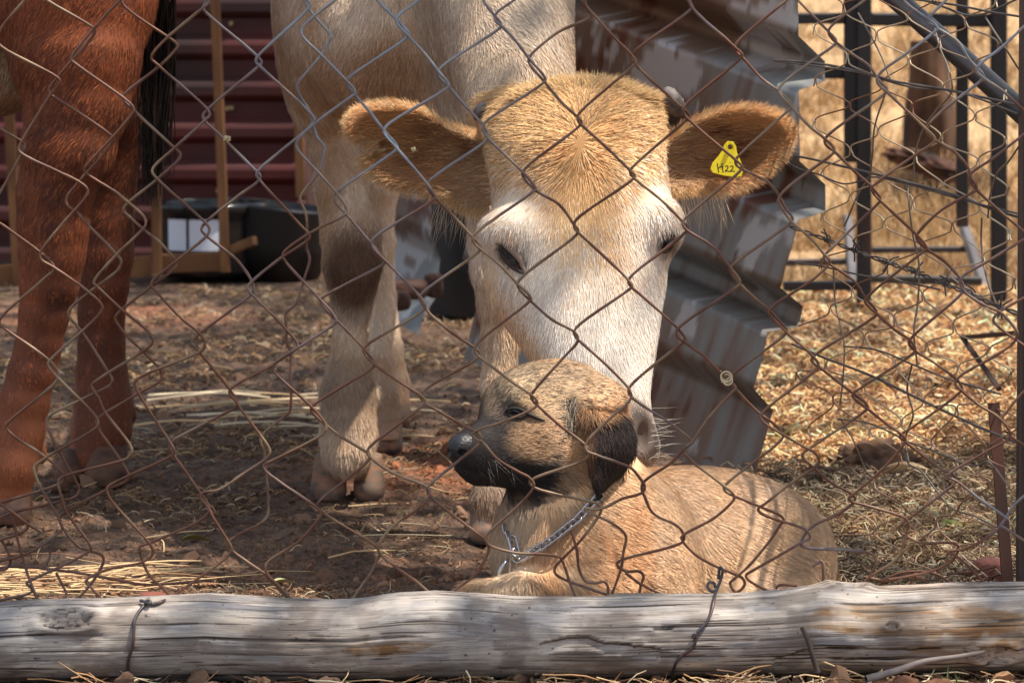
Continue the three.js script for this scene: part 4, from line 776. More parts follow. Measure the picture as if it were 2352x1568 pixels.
// the notch in the left ear: its tip is split in two lobes
{ const p = earL.attributes.position, nt = P(842, 337, -0.53); for (let i = 0; i < p.count; i++) { const x = p.getX(i), y = p.getY(i), d = Math.hypot((x - nt[0]) * 0.4, (y - nt[1]) * 2.2), k = ss(0.03, 0.0, d) * ss(nt[0] + 0.05, nt[0] - 0.01, x); p.setX(i, x + 0.042 * k); p.setZ(i, p.getZ(i) - 0.03 * k); } earL.computeVertexNormals(); }
function earColor(side) { const root = P(side < 0 ? 1100 : 1540, 380, -0.5), tip = P(side < 0 ? 810 : 1812, 300, -0.5), mid = P(side < 0 ? 960 : 1640, 345, -0.5); return (x, y, z) => {
  const t = clamp((x - root[0]) / (tip[0] - root[0])), n = fbm(x * 40, y * 40, z * 40, 3);
  let c = mixc(mixc(TANC, CREAM, 0.4), EARC, ss(0.02, 0.35, t + 0.15 * n));
  c = mixc(c, EARD, clamp((0.75 + n) * ss(0.05, 0.015, Math.hypot((x - mid[0] + 0.02 * side) * 0.42, (y - mid[1] - 0.006) * 1.1))));
  return mixc(c, rgb(190, 140, 110), 0.5 * ss(0.0, -0.03, y - mid[1]));
}; }
paint(earL, earColor(-1)); paint(earR, earColor(1));
part(calf, 'body', mergeGeometries([calfBody].map((g) => { g.deleteAttribute('uv'); return g; })), calfMat);
const earMat = vmat({ roughness: 0.8 });
part(calf, 'ear', earL, earMat, 'brown ear with a split tip'); part(calf, 'ear', earR, earMat, 'brown ear carrying the yellow tag');
// hooves: two claws a foot
function claw(px, py, z, r, h, toe, lean = 0) {
  const a = P(px, py, z), cx = a[0], cz = z, prims = [cone([cx, h, cz - 0.01], [cx + lean, 0.012, cz + toe * 0.6], r * 0.85, r, 0.01), cone([cx, h * 0.8, cz - 0.03], [cx, 0.012, cz - 0.035], r * 0.75, r * 0.8, 0.02)], f0 = field(prims);
  const g = meshField((x, y, q) => Math.max(f0(x, y, q), -y - 0.002, y - h * 1.05) , [cx - r * 2, -0.01, cz - 0.08], [cx + r * 2, h * 1.5, cz + 0.08], 0.003);
  return paint(g, (x, y, q) => { const n = fbm(x * 60, y * 200, q * 60, 3), e = fbm(x * 30, y * 30, q * 30, 3); return mixc(mixc(HOOFC, rgb(78, 72, 72), clamp(0.25 + 1.5 * e + 1.0 * ss(0.022, 0.0, y))), rgb(158, 112, 80), clamp(0.2 + 1.6 * n + 0.8 * e)); });
}
const hoofMat = vmat({ roughness: 0.75 });
for (const a of [[758, 1090, -1.24, 0.0275, 0.06, 0.018, -0.002], [845, 1090, -1.238, 0.0238, 0.06, 0.018, 0.002], [1108, 1215, -0.855, 0.019, 0.05, 0.025], [1146, 1215, -0.86, 0.018, 0.05, 0.025], [880, 1020, -1.72, 0.016, 0.045, 0.02], [905, 1018, -1.72, 0.015, 0.045, 0.02], [907, 940, -2.06, 0.014, 0.04, 0.02], [927, 940, -2.05, 0.014, 0.04, 0.02]]) part(calf, 'hoof', claw(...a), hoofMat);
// eyes, horn buds, ear tag
const gloss = new THREE.MeshPhysicalMaterial({ color: flatc([0.008, 0.006, 0.007]), roughness: 0.3, clearcoat: 0.5, clearcoatRoughness: 0.12 });
const egg = (at, r, rot) => { const g = new THREE.SphereGeometry(1, 24, 16); g.scale(...r); g.applyMatrix4(new THREE.Matrix4().makeRotationFromEuler(new THREE.Euler(...rot))); g.translate(...at); return g; };
part(calf, 'eye', egg([EL[0] - 0.001, EL[1], EL[2] - 0.007], [0.0225, 0.0052, 0.012], [0, -0.35, -0.86]), gloss);
part(calf, 'eye', egg([ER[0] - 0.001, ER[1], ER[2] - 0.006], [0.006, 0.013, 0.011], [0, 0.7, -0.4]), gloss);
{ // lids: a soft fold over each eye
  const lid = (pts, r, c) => part(calf, 'eyelid', paint(wireGeo(pts, (t) => r * (0.35 + Math.sin(Math.PI * t)), { sides: 8, step: 0.002 }), () => c), vmat({ roughness: 0.7 }));
  const q = (px, py, o) => { const h = hit(calfF, px, py) ?? [...EL]; return [h[0], h[1], h[2] + o]; };
  lid([q(1138, 558, 0), q(1152, 562, 0.003), q(1170, 570, 0.004), q(1190, 588, 0.003), q(1203, 612, 0), q(1210, 628, -0.001)], 0.0042, rgb(150, 128, 112));
  lid([q(1145, 572, -0.002), q(1160, 592, 0.002), q(1180, 612, 0.002), q(1204, 630, -0.001)], 0.0032, rgb(70, 54, 48));
}
const horn = (px, py, z, r, tilt) => { const g = new THREE.SphereGeometry(1, 20, 16), p = g.attributes.position, at = P(px, py, z); for (let i = 0; i < p.count; i++) { const x = p.getX(i), y = p.getY(i), q = p.getZ(i), k = 1 + 0.12 * fbm(x * 2, y * 5, q * 2, 3); p.setXYZ(i, x * k * r * 0.8, y * k * r * 1.35, q * k * r * 0.8); } g.rotateZ(tilt); g.translate(...at); g.computeVertexNormals(); return paint(g, (x, y, q) => mixc(rgb(118, 108, 104), rgb(62, 54, 52), clamp(0.5 + fbm(x * 120, y * 160, q * 120, 3) * 1.5))); };
part(calf, 'horn', horn(1546, 234, -0.51, 0.016, 0.6), vmat({ roughness: 0.7 })); part(calf, 'horn', horn(1102, 256, -0.52, 0.0095, -0.5), vmat({ roughness: 0.7 }));
{ // yellow tag, written by hand
  const zT = -0.502, pts = [[1664, 333], [1672, 325], [1684, 326], [1690, 336], [1692, 350], [1698, 364], [1705, 381], [1705, 396], [1702, 404], [1690, 406], [1660, 402], [1637, 396], [1632, 388], [1636, 376], [1650, 360], [1660, 346]].map(([x, y]) => P(x, y, zT));
  const o = P(1670, 368, zT), sh = new THREE.Shape(); pts.forEach((p, i) => sh[i ? 'lineTo' : 'moveTo'](p[0] - o[0], p[1] - o[1]));
  const g = new THREE.ExtrudeGeometry(sh, { depth: 0.0015, bevelEnabled: true, bevelSize: 0.0006, bevelThickness: 0.0006, bevelSegments: 2, curveSegments: 8 });
  const p = g.attributes.position, uv = g.attributes.uv; for (let i = 0; i < p.count; i++) uv.setXY(i, (p.getX(i) + 0.025) / 0.05, (p.getY(i) + 0.025) / 0.05);
  const cv = document.createElement('canvas'); cv.width = cv.height = 256; const c = cv.getContext('2d');
  c.fillStyle = '#e8d21a'; c.fillRect(0, 0, 256, 256); c.strokeStyle = '#16130c'; c.lineWidth = 7; c.lineCap = c.lineJoin = 'round';
  const W = (px, py) => [(P(px, py, zT)[0] - o[0] + 0.025) / 0.05 * 256, 256 - (P(px, py, zT)[1] - o[1] + 0.025) / 0.05 * 256];
  const line = (...q) => { c.beginPath(); q.forEach((a, i) => c[i ? 'lineTo' : 'moveTo'](...W(...a))); c.stroke(); };
  line([1647, 377], [1648, 386], [1650, 396]); line([1649, 387], [1656, 383], [1659, 384], [1660, 396]); line([1658, 376], [1658, 384]);
  line([1666, 383], [1669, 381], [1672, 382], [1671, 387], [1665, 394], [1669, 393], [1675, 394]); line([1677, 383], [1681, 381], [1684, 383], [1682, 388], [1677, 394], [1681, 393], [1687, 394]);
  c.strokeStyle = '#b39a10'; c.lineWidth = 3; const [bx, by] = W(1678, 337); c.beginPath(); c.arc(bx, by, 17, 0, 7); c.stroke();
  for (let i = 0; i < 90; i++) { c.fillStyle = `rgba(${90 + rr(0, 60) | 0},${70 + rr(0, 40) | 0},20,${rr(0.06, 0.25)})`; c.beginPath(); c.ellipse(rr(0, 256), rr(0, 256), rr(1, 9), rr(1, 4), rr(0, 3), 0, 7); c.fill(); }
  const t = new THREE.CanvasTexture(cv); t.colorSpace = THREE.SRGBColorSpace;
  g.rotateY(0.12); g.rotateX(-0.1); g.translate(o[0], o[1], zT + 0.0);
  const tagP = part(calf, 'ear_tag', g, mat({ map: t, roughness: 0.5 }), 'yellow ear tag with the handwritten mark H22');
  const b = P(1678, 337, zT + 0.004), pin = new THREE.CylinderGeometry(0.0028, 0.0032, 0.004, 16); pin.rotateX(Math.PI / 2); pin.translate(...b);
  part(tagP, 'rivet', pin, mat({ color: flatc(rgb(90, 60, 20)), roughness: 0.5 }));
}
// coat
{
  const L = [], root = calf;
  growHair(L, calfBody, (p, n) => {
    tanJ = gauss(); const [x, y, z] = p, c1 = calfColor(x, y, z, ...n), st = 1.28 + 0.2 * vnoise(x * 260, y * 70, z * 200) + 0.12 * vnoise(x * 90, y * 40, z * 90), c0 = [c1[0] * st, c1[1] * st, c1[2] * st * (0.94 + 0.06 * st)];
    if (y < 0.04) return null;
    if (y < 0.075 && z > -1.5) return { n: 150000, len: 0.017, w: 0.0011, dir: [0, -1, 0.25], lift: 0.16, c: c0, vary: 0.3 };
    if (headD(x, y, z) < 0.03 && z > -0.64) {
      const a = (y - HY1) / (HY0 - HY1);
      if (nosD(x, y - 0.004, z) < 0.0145) return null;
      const muz = ss(0.3, 0.12, a);
      if (Math.hypot(((x - EL[0]) * 0.66 - (y - EL[1]) * 0.75) * 0.5, (x - EL[0]) * 0.75 + (y - EL[1]) * 0.66) < 0.009 && z > -0.5) return null;
      if (Math.hypot(x - ER[0], y - ER[1]) < 0.01) return null;
      const dx = x - WH[0], dy = y - WH[1], r = Math.hypot(dx, dy) + 1e-4, up = ss(0.62, 0.8, a);
      const rad = [dx / r, dy / r, 0.1], low = [0.25 * Math.sign(dx) * ss(0, 0.06, Math.abs(dx)), -1, 0.1];
      const k = up, dir = [mix(low[0], rad[0] * 1.4, k), mix(low[1], rad[1] * 0.8 + 0.05, k), 0.05], long = ss(0.66, 0.9, a);
      return { n: mix(150000, 190000, long), len: mix(mix(0.012, 0.006, muz), 0.023, long), w: mix(0.00105, 0.001, long), dir, lift: mix(0.14, 0.2, long), c: long > 0.3 && rnd() < 0.4 ? mixc(c0, rgb(246, 214, 160), 0.5) : c0, spread: mix(0.2, 0.3, long), vary: mix(0.3, 0.4, long) };
    }
    if (z < -1.5) return { n: 30000, len: 0.014, w: 0.0016, dir: [0, -1, 0.1], lift: 0.15, c: c0, vary: 0.15 };
    const neck = z > -0.98 && y > 0.5;
    const wv = vnoise(x * 14, y * 14, z * 14);
    return { n: 105000, len: neck ? 0.015 : 0.014, w: 0.0012, dir: neck ? [0.25 + 0.5 * wv, -0.9, 0.3] : [0.1 * Math.sign(n[0]) + 0.5 * wv, -1, 0], lift: 0.2, c: c0, spread: 0.25, vary: 0.3 };
  });
  // ears: long hair from the root outwards, fringed rims
  for (const [g, s, col] of [[earL, -1, earColor(-1)], [earR, 1, earColor(1)]]) {
    const { front, nU, nV } = g.userData, P2 = g.attributes.position, N2 = g.attributes.normal, tip = P(s < 0 ? 805 : 1815, 290, -0.52), root = P(s < 0 ? 1100 : 1540, 390, -0.5);
    growHair(L, g, (p, n) => {
      const t = clamp((p[0] - root[0]) / (tip[0] - root[0])), c = col(...p), e = 1;
      const out = [s * 1.0, 0.3 * (p[1] - mix(root[1], tip[1], t)) / 0.04, 0.15];
      return { n: 190000, len: mix(0.02, 0.024, t), w: 0.0009, dir: out, lift: 0.4, c: mixc(c, rgb(240, 186, 122), rnd() < 0.35 ? 0.5 : 0), spread: 0.4, vary: 0.4 };
    }, { facing: -0.2 });
    for (let i = 2; i <= nU; i++) for (const j of [0, nV]) for (let q = 0; q < 46; q++) {
      const a = i * (nV + 1) + j, up = j ? 1 : -1, jit = [gauss() * 0.003, gauss() * 0.002, gauss() * 0.002];
      const p = [P2.getX(a) + jit[0], P2.getY(a) + jit[1] - up * 0.002, P2.getZ(a) + jit[2] - 0.001], t = i / nU;
      const dir = new THREE.Vector3(s * (0.55 + 0.5 * t), up * (1.1 - 0.6 * t), 0.35).normalize();
      hair(L, p, [0, 0, 1], { dir: [dir.x, dir.y, dir.z], len: up > 0 ? 0.017 : 0.02, w: 0.0007, lift: 0.1, c: mixc(rgb(232, 166, 100), rgb(252, 222, 172), rnd()), spread: 0.3, vary: 0.3 });  // rim hair coloured paler to paint in the sunlit glow
    }
    for (let j = 0; j <= nV; j++) for (let q = 0; q < 26; q++) { const a = nU * (nV + 1) + j; hair(L, [P2.getX(a) + gauss() * 0.003, P2.getY(a) + gauss() * 0.003, P2.getZ(a)], [0, 0, 1], { dir: [s, 0.3 * (2 * j / nV - 1), 0.3], len: 0.016, w: 0.0007, lift: 0.1, c: mixc(rgb(232, 166, 100), rgb(252, 222, 172), rnd()), spread: 0.4, vary: 0.3 }); }
  }
  // long wisps under the ears and the shaggy edge of the poll
  for (let i = 0; i < 150; i++) { const s = i % 2 ? 1 : -1, px = s > 0 ? rr(1540, 1660) : rr(1000, 1130), py = s > 0 ? rr(425, 445) : rr(445, 485); hair(L, P(px, py, -0.51), [0, 0, 1], { dir: [s * 0.15, -1, 0.2], len: 0.05, w: 0.0006, lift: 0.1, c: rgb(226, 200, 170), spread: 0.3 }); }
  for (let i = 0; i < 2600; i++) { const px = rr(1190, 1500), h = hit(calfF, px, lut([[1190, 222], [1250, 200], [1340, 192], [1420, 196], [1500, 226]], px) + rr(2, 14)); if (!h) continue; hair(L, h, [0, 0.6, 0.8], { dir: [(px - 1335) / 90, 0.9, 0.1], len: 0.019, w: 0.0009, lift: 0.35, c: mixc(TANC, rgb(232, 196, 140), rnd() * 0.5), spread: 0.5, vary: 0.3 }); }
  // whiskers and lashes
  for (let i = 0; i < 26; i++) { const h = hit(calfF, rr(1490, 1512), rr(930, 1060)); if (h) hair(L, h, [0.7, 0, 0.7], { dir: [1, gauss() * 0.3, 0.1], len: 0.035, w: 0.0003, lift: 0.4, c: rgb(236, 226, 210), spread: 0.3 }); }
  tanJ = 0; hairMesh(L, calf, 'coat');
  const lash = [];
  for (let i = 0; i < 60; i++) { const t = i / 59; hair(lash, [EL[0] + mix(-0.014, 0.009, t), EL[1] + mix(0.015, -0.008, t) + 0.001, EL[2] + 0.006], [0, 0, 1], { dir: [-0.55, -0.5, 0.2], len: 0.012, w: 0.0006, lift: 0.5, c: [0.02, 0.014, 0.012], spread: 0.3 }); hair(lash, [ER[0] + mix(-0.006, 0.008, t), ER[1] + 0.008, ER[2] + 0.002], [0.7, 0, 0.7], { dir: [1, -0.5, 0.1], len: 0.018, w: 0.0006, lift: 0.3, c: rgb(150, 120, 96), spread: 0.4 }); }
  hairMesh(lash, calf, 'eyelashes');
  console.log('calf hair', L.length / 14);
}
// ------------------------------------------------------------------ the red cow at the left
{
  const RED = rgb(156, 82, 46), RED2 = rgb(88, 44, 28), RED3 = rgb(198, 112, 62);
  const prims = [
    cone([-0.78, 1.0, -1.35], [-1.75, 1.0, -1.5], 0.27, 0.27, 0.1), ell([-0.66, 1.0, -1.25], [0.2, 0.27, 0.24], 0.1), cone([-1.75, 1.08, -1.5], [-2.25, 1.25, -1.55], 0.19, 0.11, 0.1), cone([-2.25, 1.27, -1.55], [-2.5, 1.05, -1.5], 0.11, 0.06, 0.05),
    ell(P(-20, 175, -1.3), [0.09, 0.06, 0.08], 0.05),
    ...limb([[150, -120, -1.12, 240], [165, 0, -1.08, 192], [172, 130, -1.05, 150], [176, 230, -1.04, 120], [157, 340, -1.03, 104], [126, 450, -1.03, 82], [119, 520, -1.03, 79], [116, 588, -1.03, 74], [111, 655, -1.03, 67], [100, 722, -1.03, 58], [87, 789, -1.03, 53], [71, 855, -1.03, 55], [54, 922, -1.03, 56], [43, 989, -1.03, 56], [28, 1074, -1.02, 52], [20, 1150, -1.02, 44]], 0.06),
    ...limb([[240, -60, -1.5, 170], [272, 150, -1.47, 82], [270, 280, -1.45, 68], [255, 400, -1.45, 58], [247, 522, -1.44, 56], [243, 588, -1.44, 61], [236, 655, -1.44, 58], [232, 722, -1.44, 53], [233, 789, -1.44, 54], [232, 855, -1.44, 59], [235, 922, -1.43, 66], [230, 989, -1.42, 67], [218, 1045, -1.41, 66]], 0.06),
    ell(P(298, 950, -1.47), [0.011, 0.018, 0.012], 0.012), ell(P(92, 1040, -1.06), [0.011, 0.018, 0.012], 0.012),
    ...limb([[-560, 200, -1.2, 110], [-560, 450, -1.2, 70], [-565, 650, -1.2, 66], [-565, 900, -1.2, 46], [-560, 1120, -1.19, 52]], 0.06), ...limb([[-480, 200, -1.62, 100], [-480, 450, -1.62, 62], [-485, 700, -1.62, 56], [-480, 1030, -1.61, 46]], 0.06),
    ...limb([[400, -330, -1.32, 60], [385, -120, -1.22, 34], [368, 60, -1.2, 26], [360, 250, -1.2, 20], [352, 380, -1.2, 8]], 0.03),
  ];
  const f0 = field(prims), f = (x, y, z) => { let d = f0(x, y, z); d += 0.003 * vnoise(x * 10, y * 10, z * 10); if (y < 0.03) d = Math.max(d, 0.02 - y); return d; };
  const col = (x, y, z) => {
    const n = fbm(x * 14, y * 14, z * 14, 3), m = vnoise(x * 40, y * 25, z * 40);
    let c = mixc(RED, RED2, clamp(0.4 + n * 1.1)); c = mixc(c, RED3, clamp(0.3 * m + 0.35 * n));
    c = mixc(c, rgb(210, 176, 140), ss(0.13, 0.05, Math.hypot(x + 0.74, y - 0.66, (z + 1.3) * 0.6)));
    c = mixc(c, rgb(176, 104, 66), 0.7 * ss(0.3, 0.06, y));
    if (z < -1.25 && x > -0.68) c = mixc(c, RED2, 0.6);
    return c;
  };
  const cow = thing('red_cow', 'red brown cow standing behind the fence at the left edge, legs and tail in view', 'cow', [-0.7, 0, -1.25]);
  const g = meshField(f, [-2.7, 0, -1.95], [-0.35, 1.42, -0.7], 0.008);
  paint(g, (x, y, z) => { const q = col(x, y, z), k = y < 0.05 ? 1 : 0.7; return [q[0] * k, q[1] * k, q[2] * k]; });
  part(cow, 'body', g, vmat({ roughness: 0.75 }));
  const hm = vmat({ roughness: 0.8 }), muddy = (g) => paint(g, (x, y, q) => mixc(rgb(118, 84, 66), rgb(72, 54, 46), clamp(0.5 + 1.6 * fbm(x * 40, y * 60, q * 40, 3))));
  for (const a of [[2, 1170, -1.02, 0.024, 0.045, 0.02], [36, 1165, -1.015, 0.022, 0.045, 0.02], [172, 1075, -1.39, 0.022, 0.05, 0.02, -0.008], [244, 1075, -1.39, 0.034, 0.055, 0.022]]) part(cow, 'hoof', muddy(claw(...a)), hm);
  const L = [];
  growHair(L, g, (p, n) => {
    const [x, y, z] = p; if (x < -0.95 || y > 0.95 || y < 0.035) return null;
    const c = col(...p), up = ss(0.3, 0.5, y), tail = x > -0.56 && z > -1.26 && y > 0.3 && z < -1.15;
    if (tail) return { n: 14000, len: 0.05, w: 0.0012, dir: [0, -1, 0], lift: 0.1, c: [0.012, 0.007, 0.005], spread: 0.15 };
    const w = vnoise(x * 9, y * 9, z * 9);
    const stk = 1.05 + 0.3 * vnoise(x * 160, y * 40, z * 120) + 0.08 * vnoise(x * 50, y * 22, z * 50); c.forEach((v, i) => { c[i] = v * stk; });
    return { n: mix(90000, 110000, up), len: mix(0.009, 0.0145, up), w: 0.0012, dir: [-0.5 * up + 0.4 * w, -1, 0.1], lift: mix(0.11, 0.17, up), c: mixc(c, RED3, rnd() < 0.3 ? 0.6 : 0), spread: mix(0.2, 0.4, up), vary: 0.45 };
  });
  hairMesh(L, cow, 'coat', new THREE.MeshStandardMaterial({ roughness: 0.45, side: THREE.DoubleSide }));
  console.log('cow hair', L.length / 14);
  // the switch of the tail: long dark strands, each curving down to the tip
  const T = [];
  for (let i = 0; i < 420; i++) {
    const a = P(rr(325, 402), rr(-40, 60), -1.2 + gauss() * 0.03), e = P(mix(a[0] > -0.5 ? 372 : 345, 352, 0.4) + gauss() * 26, rr(250, 480), -1.19 + gauss() * 0.02);
    const m1 = [mix(a[0], e[0], 0.35) + gauss() * 0.006, mix(a[1], e[1], 0.4), mix(a[2], e[2], 0.4) + gauss() * 0.008];
    T.push(wireGeo([a, m1, [mix(m1[0], e[0], 0.6) + gauss() * 0.006, mix(m1[1], e[1], 0.6), e[2]], e], (t) => 0.0016 * (1 - 0.8 * t), { sides: 3, step: 0.03 }));
  }
  const tg = mergeGeometries(T); paint(tg, (x, y, z) => { const k = 0.5 + 0.6 * hash(Math.floor(x * 900), 3, 1); return mixc([0.012 * k, 0.007 * k, 0.005 * k], [0.09, 0.035, 0.016], ss(0.5, 0.9, hash(Math.floor(x * 500), 1, 9)) * ss(0.4, 0.75, y)); });
  const tp = part(cow, 'tail_hair', tg, vmat({ roughness: 0.5 })); tp.userData.kind = 'stuff';
}
// ------------------------------------------------------------------ the puppy
const FAWN = rgb(253, 210, 164), FAWN2 = rgb(236, 178, 126), PALEF = rgb(255, 234, 206), BLACKF = rgb(34, 28, 28), GREYF = rgb(206, 178, 142);
const puppyPrims = [
  ell(P(1282, 958, -0.15), [0.068, 0.066, 0.06], 0.02), ell(P(1200, 945, -0.128), [0.048, 0.044, 0.043], 0.03), ell(P(1245, 1040, -0.118), [0.055, 0.045, 0.045], 0.03),
  cone(P(1195, 1012, -0.112), P(1110, 1040, -0.086), 0.044, 0.033, 0.02), ell(P(1082, 1040, -0.08), [0.0225, 0.0235, 0.023], 0.012), cone(P(1215, 1070, -0.112), P(1100, 1078, -0.085), 0.024, 0.015, 0.015),
  ell(P(1212, 925, -0.094), [0.018, 0.011, 0.012], 0.015),
  cone(P(1322, 1010, -0.16), P(1335, 1225, -0.165), 0.055, 0.092, 0.04), ell(P(1378, 912, -0.118), [0.03, 0.02, 0.03], 0.02), ell(P(1285, 1265, -0.15), [0.077, 0.085, 0.075], 0.03),
  cone(P(1430, 1275, -0.21), P(1735, 1300, -0.31), 0.1, 0.088, 0.05), ell(P(1610, 1262, -0.27), [0.15, 0.094, 0.085], 0.04), ell(P(1790, 1310, -0.235), [0.06, 0.075, 0.055], 0.03), cone(P(1700, 1400, -0.2), P(1830, 1405, -0.17), 0.035, 0.03, 0.03),
  ell(P(1420, 1290, -0.13), [0.075, 0.09, 0.045], 0.05), cone(P(1390, 1370, -0.095), P(1200, 1372, -0.07), 0.036, 0.027, 0.02), cone(P(1200, 1372, -0.07), P(1095, 1378, -0.06), 0.027, 0.022, 0.01),
  cone(P(1260, 1370, -0.19), P(1130, 1380, -0.17), 0.03, 0.022, 0.02), ell(P(1335, 905, -0.2), [0.02, 0.035, 0.018], 0.012),
  cone(P(1860, 1340, -0.3), P(1700, 1425, -0.42), 0.028, 0.015, 0.03),
];
const puppyBase = field(puppyPrims);
const PE = hit(puppyBase, 1188, 945), PN = hit(puppyBase, 1058, 1030), MO = [P(1040, 1066, -0.07), P(1100, 1092, -0.05), P(1190, 1080, -0.05)];
const pSock = ell([PE[0], PE[1], PE[2] + 0.003], [0.011, 0.0055, 0.008], 0.004, [0, -0.2, -0.2]);
const mouthA = P(1050, 1070, -0.06), mouthB = P(1205, 1098, -0.07);
const puppyF = (x, y, z) => {
  let d = puppyBase(x, y, z);
  d = smax(d, -pSock.f(x, y, z), 0.004);
  if (x < -0.03 && y > 0.15 && y < 0.32) { const t = clamp((x - mouthA[0]) / (mouthB[0] - mouthA[0])), my = mix(mouthA[1], mouthB[1], t) - 0.004 * Math.sin(t * 3.1); if (x < mouthB[0] + 0.004) d += 0.003 * Math.exp(-Math.pow((y - my) / 0.0022, 2)); }
  // the line where the upper arm folds against the chest
  { const a = P(1385, 1180, -0.07), t = clamp((a[1] - y) / 0.1), fx = a[0] + 0.02 * t; d += 0.0025 * Math.exp(-Math.pow((x - fx + 0.05 * (y - a[1] + 0.05)) / 0.006, 2)) * ss(0.0, 0.02, a[1] - y) * ss(0.12, 0.08, a[1] - y) * ss(-0.16, -0.1, z); }
  return Math.max(d, 0.004 - y);
};
const hA = P(1275, 955, -0.1), hB = P(1070, 1045, -0.1);
const MK = P(1100, 1050, -0.08);
const pcen = P(1250, 960, -0.1), EARP = P(1395, 1010, -0.075);
function puppyColor(x, y, z) {
  const n = fbm(x * 30, y * 30, z * 30, 3), n2 = vnoise(x * 70, y * 70, z * 70);
  let c = mixc(FAWN, FAWN2, clamp(0.35 + n * 1.2));
  const ht = clamp(((x - hA[0]) * (hB[0] - hA[0]) + (y - hA[1]) * (hB[1] - hA[1])) / ((hB[0] - hA[0]) ** 2 + (hB[1] - hA[1]) ** 2)), head = ss(0.085, 0.072, Math.hypot(x - mix(hA[0], hB[0], ht), y - mix(hA[1], hB[1], ht)));
  if (x > 0.15) c = mixc(c, PALEF, clamp(0.35 + n) * 0.6);
  c = mixc(c, PALEF, 0.6 * ss(0.05, 0.0, Math.abs(x - P(1170, 1250, -0.1)[0])) * ss(0.21, 0.16, y));
  if (head > 0) {
    const skull = P(1250, 850, -0.14), cheek = P(1215, 1000, -0.07), br = P(1330, 900, -0.12);
    c = mixc(c, GREYF, head * 0.85 * ss(0.085, 0.03, Math.hypot((x - skull[0]) * 0.75, (y - skull[1]) * 0.95)) * clamp(0.75 + n));
    c = mixc(c, rgb(232, 206, 168), head * 0.8 * ss(0.05, 0.02, Math.hypot((x - P(1165, 900, -0.1)[0]) * 0.7, y - P(1165, 905, -0.1)[1])));
    c = mixc(c, rgb(130, 110, 94), head * 0.5 * clamp(0.4 + n2 * 0.8) * ss(0.07, 0.03, Math.hypot(x - P(1235, 848, -0.14)[0], (y - P(1235, 848, -0.14)[1]) * 1.1)));
    // black mask of the muzzle fading over the cheek
    const mk = Math.hypot((x - MK[0]) * 0.66, (y - MK[1] + 0.12 * (x - MK[0])) * 1.05);
    c = mixc(c, BLACKF, ss(0.074, 0.046, mk + 0.02 * n + 0.012 * n2));
    c = mixc(c, rgb(92, 78, 70), 0.6 * ss(0.095, 0.06, mk + 0.02 * n) * ss(0.03, 0.07, mk));
    c = mixc(c, rgb(120, 102, 88), head * 0.6 * clamp(0.7 + 0.5 * n2) * ss(0.05, 0.02, Math.hypot((x - P(1140, 965, -0.1)[0]) * 0.62, (y - P(1140, 965, -0.1)[1]) * 1.1 - 0.3 * (x - P(1140, 965, -0.1)[0]))));
    c = mixc(c, BLACKF, head * 0.9 * ss(0.062, 0.046, mk + 0.01 * n));
    // dark streaks round and behind the eye
    const ex = x - PE[0], ey = y - PE[1];
    c = mixc(c, BLACKF, 0.9 * ss(0.02, 0.008, Math.hypot(ex * 0.7 + ey * 0.2, ey * 1.1 - ex * 0.1)));
    c = mixc(c, BLACKF, 0.85 * ss(0.008, 0.003, Math.abs(ey + 0.28 * ex + 0.003)) * ss(0.038, 0.03, ex) * ss(-0.008, -0.002, ex));
    c = mixc(c, BLACKF, 0.6 * ss(0.014, 0.006, Math.abs(ex * 0.9 + ey * 0.55 + 0.006)) * ss(0.035, 0.02, ey) * ss(-0.01, 0.0, ey));
    c = mixc(c, rgb(226, 190, 146), 0.75 * ss(0.02, 0.008, Math.hypot((ex - 0.026) * 0.6, ey - 0.012)));
    c = mixc(c, rgb(232, 186, 140), 0.55 * ss(0.034, 0.014, Math.hypot((ex - 0.022) * 0.8, (ey + 0.03))));
    c = mixc(c, BLACKF, 0.9 * ss(0.014, 0.006, Math.hypot(x - P(1311, 960, -0.08)[0], (y - P(1311, 960, -0.08)[1]) * 0.42)));
    c = mixc(c, BLACKF, 0.8 * ss(0.03, 0.012, Math.hypot((x - P(1200, 1098, -0.08)[0]) * 0.7, y - P(1200, 1098, -0.08)[1])));
  }
  return c;
}
const FOLD = P(1311, 960, -0.08), FH = P(1230, 880, -0.14);
const maskD = (x, y) => Math.hypot((x - MK[0]) * 0.66, (y - MK[1] + 0.12 * (x - MK[0])) * 1.05);
const puppy = thing('puppy', 'fawn puppy with black muzzle and drooping dark ear lying behind the log', 'puppy', P(1500, 1430, -0.22).map((v, i) => i === 1 ? 0 : v));
const puppyBody = paint(meshField(puppyF, [-0.12, 0, -0.48], [0.42, 0.42, -0.005], 0.0036), (x, y, z) => { const q = puppyColor(x, y, z); return [q[0] * 0.95, q[1] * 0.92, q[2] * 0.88]; });
part(puppy, 'body', puppyBody, vmat({ roughness: 0.8 }));
